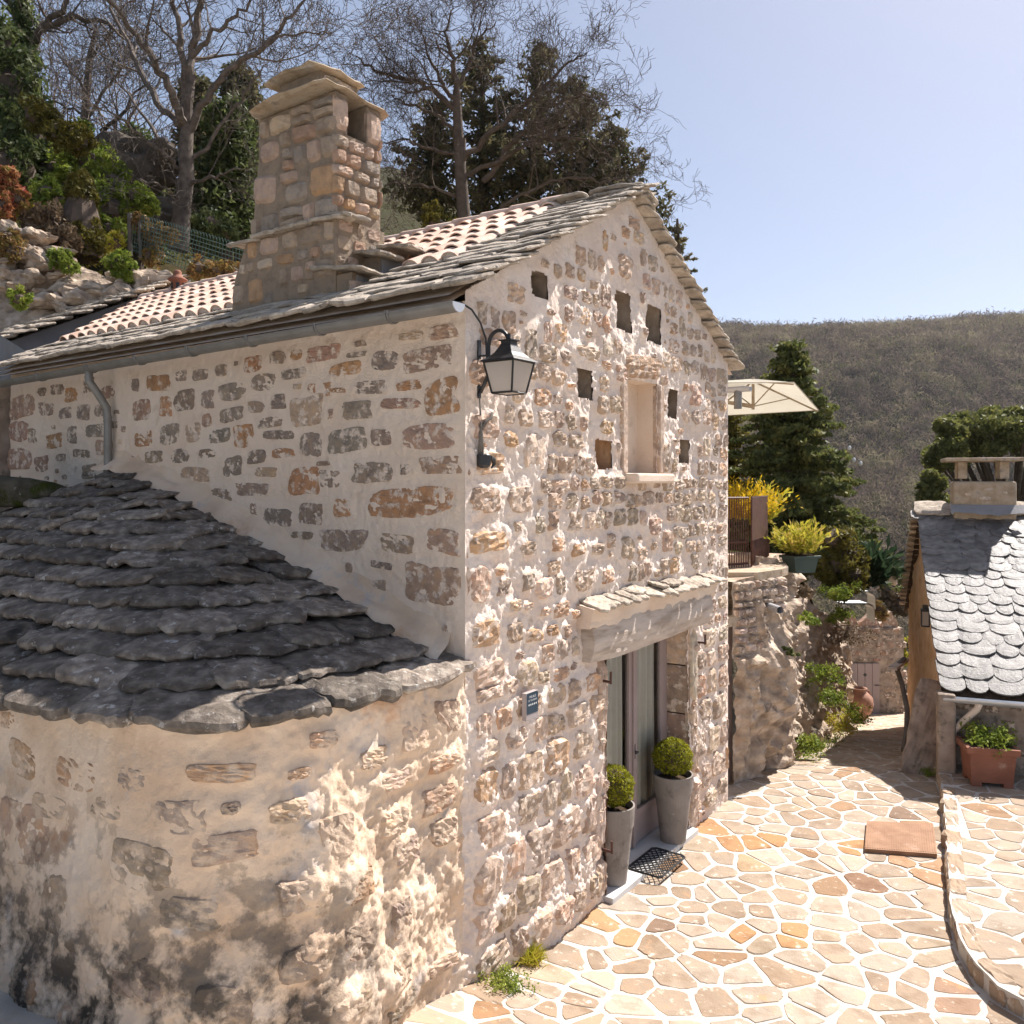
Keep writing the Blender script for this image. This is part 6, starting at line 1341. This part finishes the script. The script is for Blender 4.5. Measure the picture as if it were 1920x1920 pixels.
for px, ty, by, d, wpx, lb_ in ((905, 68, 450, 22, 125, 'tallest dark spired conifer behind the ridge'), (1005, 85, 450, 22.5, 120, 'dark spired conifer right of the tallest one'), (812, 190, 450, 22, 80, 'shorter dark conifer left of the tallest one'), (1085, 150, 450, 23, 115, 'broad dark conifer behind the gable peak'), (1155, 240, 470, 22.5, 85, 'lowest dark conifer at the right above the gable verge')):
    b = PX(px, by, d); H_ = (by - ty) / FOC * d; conifer('cypress', lb_, b, H_, wpx * 1.2 / FOC * d, M['cypress'], rt_, nl=19, per=5, leaf=.085, nleaf=22, droop=-.4, clump=.27, group='dark conifers behind the house', ragged=.3, p=.7, flat=1.7)
conifer('fir_sapling', 'sparse young fir showing beyond the right verge', PX(1270, 560, 17), 150 / FOC * 17, 45 / FOC * 17, M['cypress'], rt_, nl=9, per=4, leaf=.05, nleaf=16, droop=-.1, clump=.13, ragged=.3)
conifer('cedar', 'tall green cedar tapering up behind the cream parasol', PX(1483, 1075, 17.5), 435 / FOC * 17.5, 170 / FOC * 17.5, M['cedar'], rt_, nl=32, per=9, leaf=.07, nleaf=60, droop=.12, clump=.3, p=.75, ragged=.2, tr=.2, lo=.02, flat=.7)
conifer('cedar', 'olive cedar partly hidden between the gable and the tall cedar', PX(1365, 1020, 19), 270 / FOC * 19, 75 / FOC * 19, M['olive'], rt_, nl=14, per=7, leaf=.08, nleaf=45, droop=.1, clump=.3)
# evergreen masses on the left hillside
for px, ty, by, d, wpx, mt_, lb_, s_ in ((450, 125, 470, 21, 62, 'cypress', 'dark pointed evergreen just left of the chimney', .09), (372, 150, 470, 23, 60, 'cypress', 'dark evergreen directly behind the pale trunk', .09), (425, 190, 480, 19.5, 75, 'ivy', 'bushy dark evergreen right of the pale trunk', .08), (260, 250, 480, 24, 70, 'ivy', 'dark evergreen above the hillside rock', .08)):
    b = PX(px, by, d); conifer('evergreen_tree', lb_, b, (by - ty) / FOC * d, wpx / FOC * d, M[mt_], rt_, nl=18, per=9, leaf=s_, nleaf=60, droop=.0, clump=.5, group='dark evergreens behind the wire fence', p=.45, flat=2)
bush('ivy_thicket', [pb(20, 180, 19, 90), pb(60, 270, 18, 80), pb(10, 330, 17, 90), pb(0, 100, 20, 70), pb(110, 330, 18, 60)], 3600, .09, M['ivy'], rt_, 'tall dark glossy ivy thicket climbing the hillside at the far left')
bush('green_bush', [pb(165, 310, 16.5, 55), pb(205, 350, 16.2, 52), pb(130, 360, 16.2, 45), pb(215, 395, 15.8, 40), pb(160, 270, 17, 36)], 2600, .055, M['green'], rt_, 'large bright green leafy bush behind the conical conifer')
bush('red_shrub', [pb(8, 335, 13.5, 26), pb(32, 372, 13.5, 24), pb(5, 390, 13.3, 26)], 1300, .045, M['redleaf'], rt_, 'red and orange leaved shrub at the left edge')
for k, (px_, py_, r_, m_, l_) in enumerate(((90, 365, 34, 'green', 'leafy green shrub between the red shrub and the conical conifer'), (50, 400, 30, 'yelgreen', 'yellow green shrub just right of the red shrub'), (205, 430, 26, 'green', 'green shrub between conical conifer and fence post'), (120, 250, 40, 'olive', 'olive shrub high on the slope beside the ivy thicket'), (70, 215, 36, 'olive', 'olive leafed shrub below the ivy covered trunk'), (255, 370, 30, 'green', 'green shrub in front of the dark rock outcrop'), (395, 425, 36, 'ivy', 'dark shrub behind the middle of the wire fence'))):
    bush('green_bush', [pb(px_, py_, 14.6 + .25 * k, r_), pb(px_ + r_ * .7, py_ + r_ * .4, 14.6 + .25 * k, r_ * .7)], 1500, .045, M[m_], rt_, l_)
def cone_bush(name, label, base, H, Rb, mat, n, leaf, rg, lean=0):
    f = rg.random(n) ** .8; a = rg.uniform(0, 2 * np.pi, n); rr = Rb * np.sqrt(np.clip(1 - f, 0, 1)) * (.8 + .2 * np.sin(f * 9)) * rg.uniform(.8, 1.03, n); C = np.array(base) + np.stack([rr * np.cos(a) + lean * f, rr * np.sin(a), f * H], 1)
    V, F = leafcloud(C, .06, 7, leaf, rg, .6); V = V + .05 * np.stack([vnoise(V * 7, k) for k in range(3)], -1); t = thing(name, label, 'shrub', base); ob('foliage', V, F, mat, t)
    v, g = lathe([(Rb * .8, 0), (Rb * .68, H * .4), (Rb * .4, H * .75), (0, H * .93)], base, 12); ob('twig_mass', M_ := v, g, M['bark_d'], t)
cone_bush('dwarf_conifer', 'olive green conical dwarf conifer above the garden wall', PX(152, 485, 14.2), 165 / FOC * 14.2, 52 / FOC * 14.2, M['olive'], 3200, .035, rt_)
bush('yellow_bush', [pb(215, 455, 14, 22)], 900, .035, M['yelgreen'], rt_, 'small yellow green bush left of the fence post')
bush('rock_plant', [pb(222, 495, 13, 24), pb(245, 510, 13, 18)], 700, .04, M['green'], rt_, 'glossy green plant below the fence post')
bush('rock_plant', [pb(112, 485, 12.8, 22), pb(130, 500, 12.8, 16)], 600, .04, M['green'], rt_, 'green plant growing in the middle of the rock wall')
bush('rock_plant', [pb(35, 560, 11.8, 20)], 500, .04, M['green'], rt_, 'bright green plant just above the stepped neighbour slates')
bush('rock_plant', [pb(25, 470, 12.8, 26), pb(15, 445, 12.8, 20)], 700, .035, M['rusty'], rt_, 'brownish green plant on the rock wall at the left edge')
bush('scrub', [pb(95, 410, 13.8, 34), pb(60, 430, 13.6, 30), pb(120, 445, 13.6, 28)], 900, .05, M['dryleaf'], rt_, 'dry brown lavender like scrub beside the conical conifer')
bush('hedge', [pb(372, 505, 13, 24), pb(405, 510, 13, 26), pb(435, 512, 13, 24)], 800, .035, M['rusty'], rt_, 'rusty clipped hedge beside the chimney base')
bush('climber', [pb(290, 435, 14.2, 22), pb(262, 415, 14.2, 16), pb(320, 440, 14.2, 16), pb(285, 480, 14, 22)], 380, .045, M['rusty'], rt_, 'thin climber growing through the wire fence')
bush('green_bush', [pb(820, 425, 15.5, 30), pb(815, 400, 15.5, 18), pb(850, 440, 15.5, 24)], 1300, .05, M['olive'], rt_, 'bright green bush peeping over the clay tile ridge')
# hillside rock with cave
rock('hillside_rock', PX(268, 320, 19.5), (.95, .8, .75), rt_, M['rock_dark'], n=24, amp=.5, label='dark hollow rock outcrop behind the bare tree', cat='rock')
rock('hillside_rock', PX(275, 410, 18.5), (1.0, .7, .5), rt_, M['rock_dark'], n=24, amp=.45, label='layered rock at the foot of the bare tree', cat='rock')
# wire fence with arched tops
fe = thing('wire_fence', 'green wire mesh fence with arched top and grey posts above the garden wall', 'fence', PX(245, 480, 14))
fa = [PX(242, 470, 14.2), PX(330, 500, 13.6), PX(460, 545, 12.9)]; ft = [PX(247, 405, 14.2), PX(345, 432, 13.6), PX(462, 468, 12.9)]
for px, y0, y1, d in ((243, 400, 480, 14.2), (262, 412, 485, 14.1)): mb = MB(); mb.tube([PX(px + 1, y1, d), PX(px, y0, d)], .04 if px < 250 else .025, 8); mb.ob('post', M['wood_d'], fe)
M['wire'] = pm('green_wire', [(.05, .09, .075), (.08, .13, .11)], 5, .5)
NW = 40; t_ = np.linspace(0, 2, NW); fb = np.stack([np.interp(t_, [0, 1, 2], [p[i] for p in fa]) for i in range(3)], 1); ftt = np.stack([np.interp(t_, [0, 1, 2], [p[i] for p in ft]) for i in range(3)], 1); mb = MB()
for i in range(NW - 1):
    a, b = fb[i], ftt[i]; b2 = ftt[i + 1]; pts = [a] + [b * (1 - q) + b2 * q + ZZ * .07 * math.sin(np.pi * q) for q in np.linspace(0, 1, 6)] + [fb[i + 1]]; 
    mb.tube(pts, .005, 3, cap=False)
for f in np.linspace(.05, .95, 9): mb.tube(fb * (1 - f) + ftt * f, .005, 3, cap=False)
mb.ob('mesh_panel', M['wire'], fe)
# dry garden wall of rocks
gw = thing('garden_wall', 'rough limestone garden wall with plants above the neighbour roof', 'wall', PX(100, 560, 12.5))
top = [(-30, 405), (0, 415), (70, 440), (110, 470), (150, 492), (200, 520), (260, 505), (310, 532), (380, 545), (450, 560)]
tx = np.array([p[0] for p in top]); ty = np.array([p[1] for p in top])
A = np.linspace(-60, 460, 150); Bq = np.linspace(0, 1, 60); AA, BB = np.meshgrid(A, Bq); dd_ = 13.6 - 1.2 * (1 - BB) ; yt = np.interp(AA, tx, ty); yy = yt + (640 - yt) * (1 - BB)
P = np.stack([(AA - 960) / FOC * dd_, dd_, CZ - (yy - 905) / FOC * dd_], -1); P[..., 1] += -.10 * np.abs(fbm(P, .35, 3, 7)) - .25 * (ridg(P, .8, 2, 9) - .5); P[..., 2] += .05 * fbm(P, .3, 2, 5)
back = P[-1:] + np.array([-1.5, 3.0, .6]); ob('wall_core', np.concatenate([P, back]), grid_faces(61, 150), M['rock'], gw)
for i in range(70):
    px = rt_.uniform(-10, 300); y0 = np.interp(px, tx, ty); py = rt_.uniform(y0 + 2, min(600, y0 + 130)); f = (py - y0) / (640 - y0); d = 12.35 + 1.0 * (1 - f) - .12
    rr = rt_.uniform(.10, .24); rock('stone', PX(px, py, d), (rr * rt_.uniform(1, 1.5), rr, rr * rt_.uniform(.5, .8)), rt_, M['rock'], gw, n=10, amp=.5)
# umbrella pine on the right
t5 = thing('umbrella_pine', 'broad crowned umbrella pine behind the small house chimney', 'tree', PX(1880, 1000, 30)); mb = MB()
hub = PX(1900, 985, 30); mb.tube([PX(1925, 1120, 30), hub], [.3, .22], 8, cap=False); C = []; Rr = []
for i in range(110):
    px = rt_.uniform(1745, 2110); lo_, hi_ = 865, 772 + 28 * ((px - 1910) / 150) ** 2; py = rt_.uniform(hi_, hi_ + 70); d = 30 + rt_.uniform(-3, 3)
    if px < 1770: py = rt_.uniform(830, 870)
    e = PX(px, py, d); C.append(e); Rr.append(rt_.uniform(.35, .62))
    if i % 2 == 0: m_ = hub * .45 + e * .55 + np.array([0, 0, -.5]); mb.tube([hub, m_, e], [.12, .07, .03], 5, cap=False)
mb.ob('trunk', M['bark_d'], t5); V, F = leafcloud(np.array(C), np.array(Rr), 520, .10, rt_, .4, aniso=(1, 1, .8)); ob('foliage', V, F, M['pine'], t5)
t6 = thing('young_pine', 'pale green pine branch left of the small house chimney', 'tree', PX(1750, 1000, 26)); C = np.array([PX(px, py, 26) for px, py in ((1745, 895), (1760, 905), (1735, 915), (1750, 930), (1765, 940), (1745, 955), (1755, 975), (1735, 935))]); V, F = leafcloud(C, .28, 420, .09, rt_, .5); ob('foliage', V, F, M['pine'], t6); mb = MB(); mb.tube([PX(1765, 1010, 26), PX(1752, 950, 26), PX(1746, 900, 26)], [.06, .04, .02], 5); mb.ob('trunk', M['bark_d'], t6)
# brushy bank down the valley behind the lane
bush('brush', [pb(1690, 1130, 24, 26), pb(1670, 1110, 25, 24), pb(1705, 1100, 26, 24), pb(1655, 1170, 23, 20)], 900, .07, M['dryleaf'], rt_, 'dry brown brush on the bank beyond the lane end wall')
bush('grass_bank', [pb(1695, 1210, 23, 16), pb(1700, 1235, 23, 16)], 500, .05, M['yelgreen'], rt_, 'sunlit yellow green grass bank between lane wall and ochre wall')
# ---------------------------------------------------------------- far woodland
def forest(name, n, mat, seed, hmin, hmax, nt, cl=(0., 1.)):
    rg = np.random.default_rng(seed); y = 150 + 320 * rg.random(n) ** .85; x = y * rg.uniform(.19, .72, n); P = np.stack([x, y, T(x, y)], -1)
    h = rg.uniform(hmin, hmax, n) * (.65 + .35 * y / 450); K_ = nt; a = rg.standard_normal((n, K_, 3)) * .36; c = P[:, None] + (a * np.array([.62, .62, .5]) + np.array([0, 0, .55])) * h[:, None, None]
    s = h[:, None, None] * .13 * rg.uniform(.5, 1.3, (n, K_, 1)); d1 = rg.standard_normal((n, K_, 3)); d1[..., 2] = np.abs(d1[..., 2]) + .2; d1 /= np.linalg.norm(d1, axis=-1)[..., None]; d2 = rg.standard_normal((n, K_, 3)); d2 -= d1 * np.sum(d1 * d2, -1)[..., None]; d2 /= np.linalg.norm(d2, axis=-1)[..., None]
    V = np.stack([c - d1 * s, c + d2 * s * .35, c + d1 * s * 1.3], -2).reshape(-1, 3); ob(name, V, np.arange(len(V)).reshape(-1, 3), mat, None, org=(150, 300, 0), kind='stuff')
forest('bare_woodland', 14000, M['wood_far'], 3, 4, 8.5, 30); forest('budding_woodland', 4200, M['wood_far2'], 4, 4, 7, 26)
forest('conifer_woodland', 700, M['cypress'], 6, 5, 9, 40)
sg = np.random.default_rng(12); n_s = 5200; xs = sg.uniform(-45, 14, n_s); ys = sg.uniform(10, 75, n_s); keep = (-.75 * xs + .66 * ys > 11.5) & (ys > 15 + np.maximum(0, xs + 4) * .9); xs, ys = xs[keep], ys[keep]
Cs = np.stack([xs, ys, T(xs, ys) + .1], -1); V, F = leafcloud(Cs, sg.uniform(.25, .8, len(xs)), 22, .12, sg, .6, aniso=(1, 1, .7)); ob('hillside_scrub', V, F, M['olive'], None, org=(0, 0, 0), kind='stuff')
# light haze in the valley air
hz = MB(); hz.box([150, 700, 60], [1300, 0, 0], [0, 1300, 0], [0, 0, 130]); o = hz.ob('haze', M['ground'], None, org=(0, 0, 0), kind='stuff'); o.data.materials.clear()
hm = bpy.data.materials.new('valley_haze'); hm.use_nodes = True; n_ = hm.node_tree.nodes; n_.remove(n_['Principled BSDF']); pv = n_.new('ShaderNodeVolumePrincipled')
pv.inputs['Color'].default_value = (.80, .82, .90, 1); pv.inputs['Density'].default_value = .00012; pv.inputs['Anisotropy'].default_value = .3
hm.node_tree.links.new(pv.outputs[0], n_['Material Output'].inputs['Volume']); o.data.materials.append(hm)
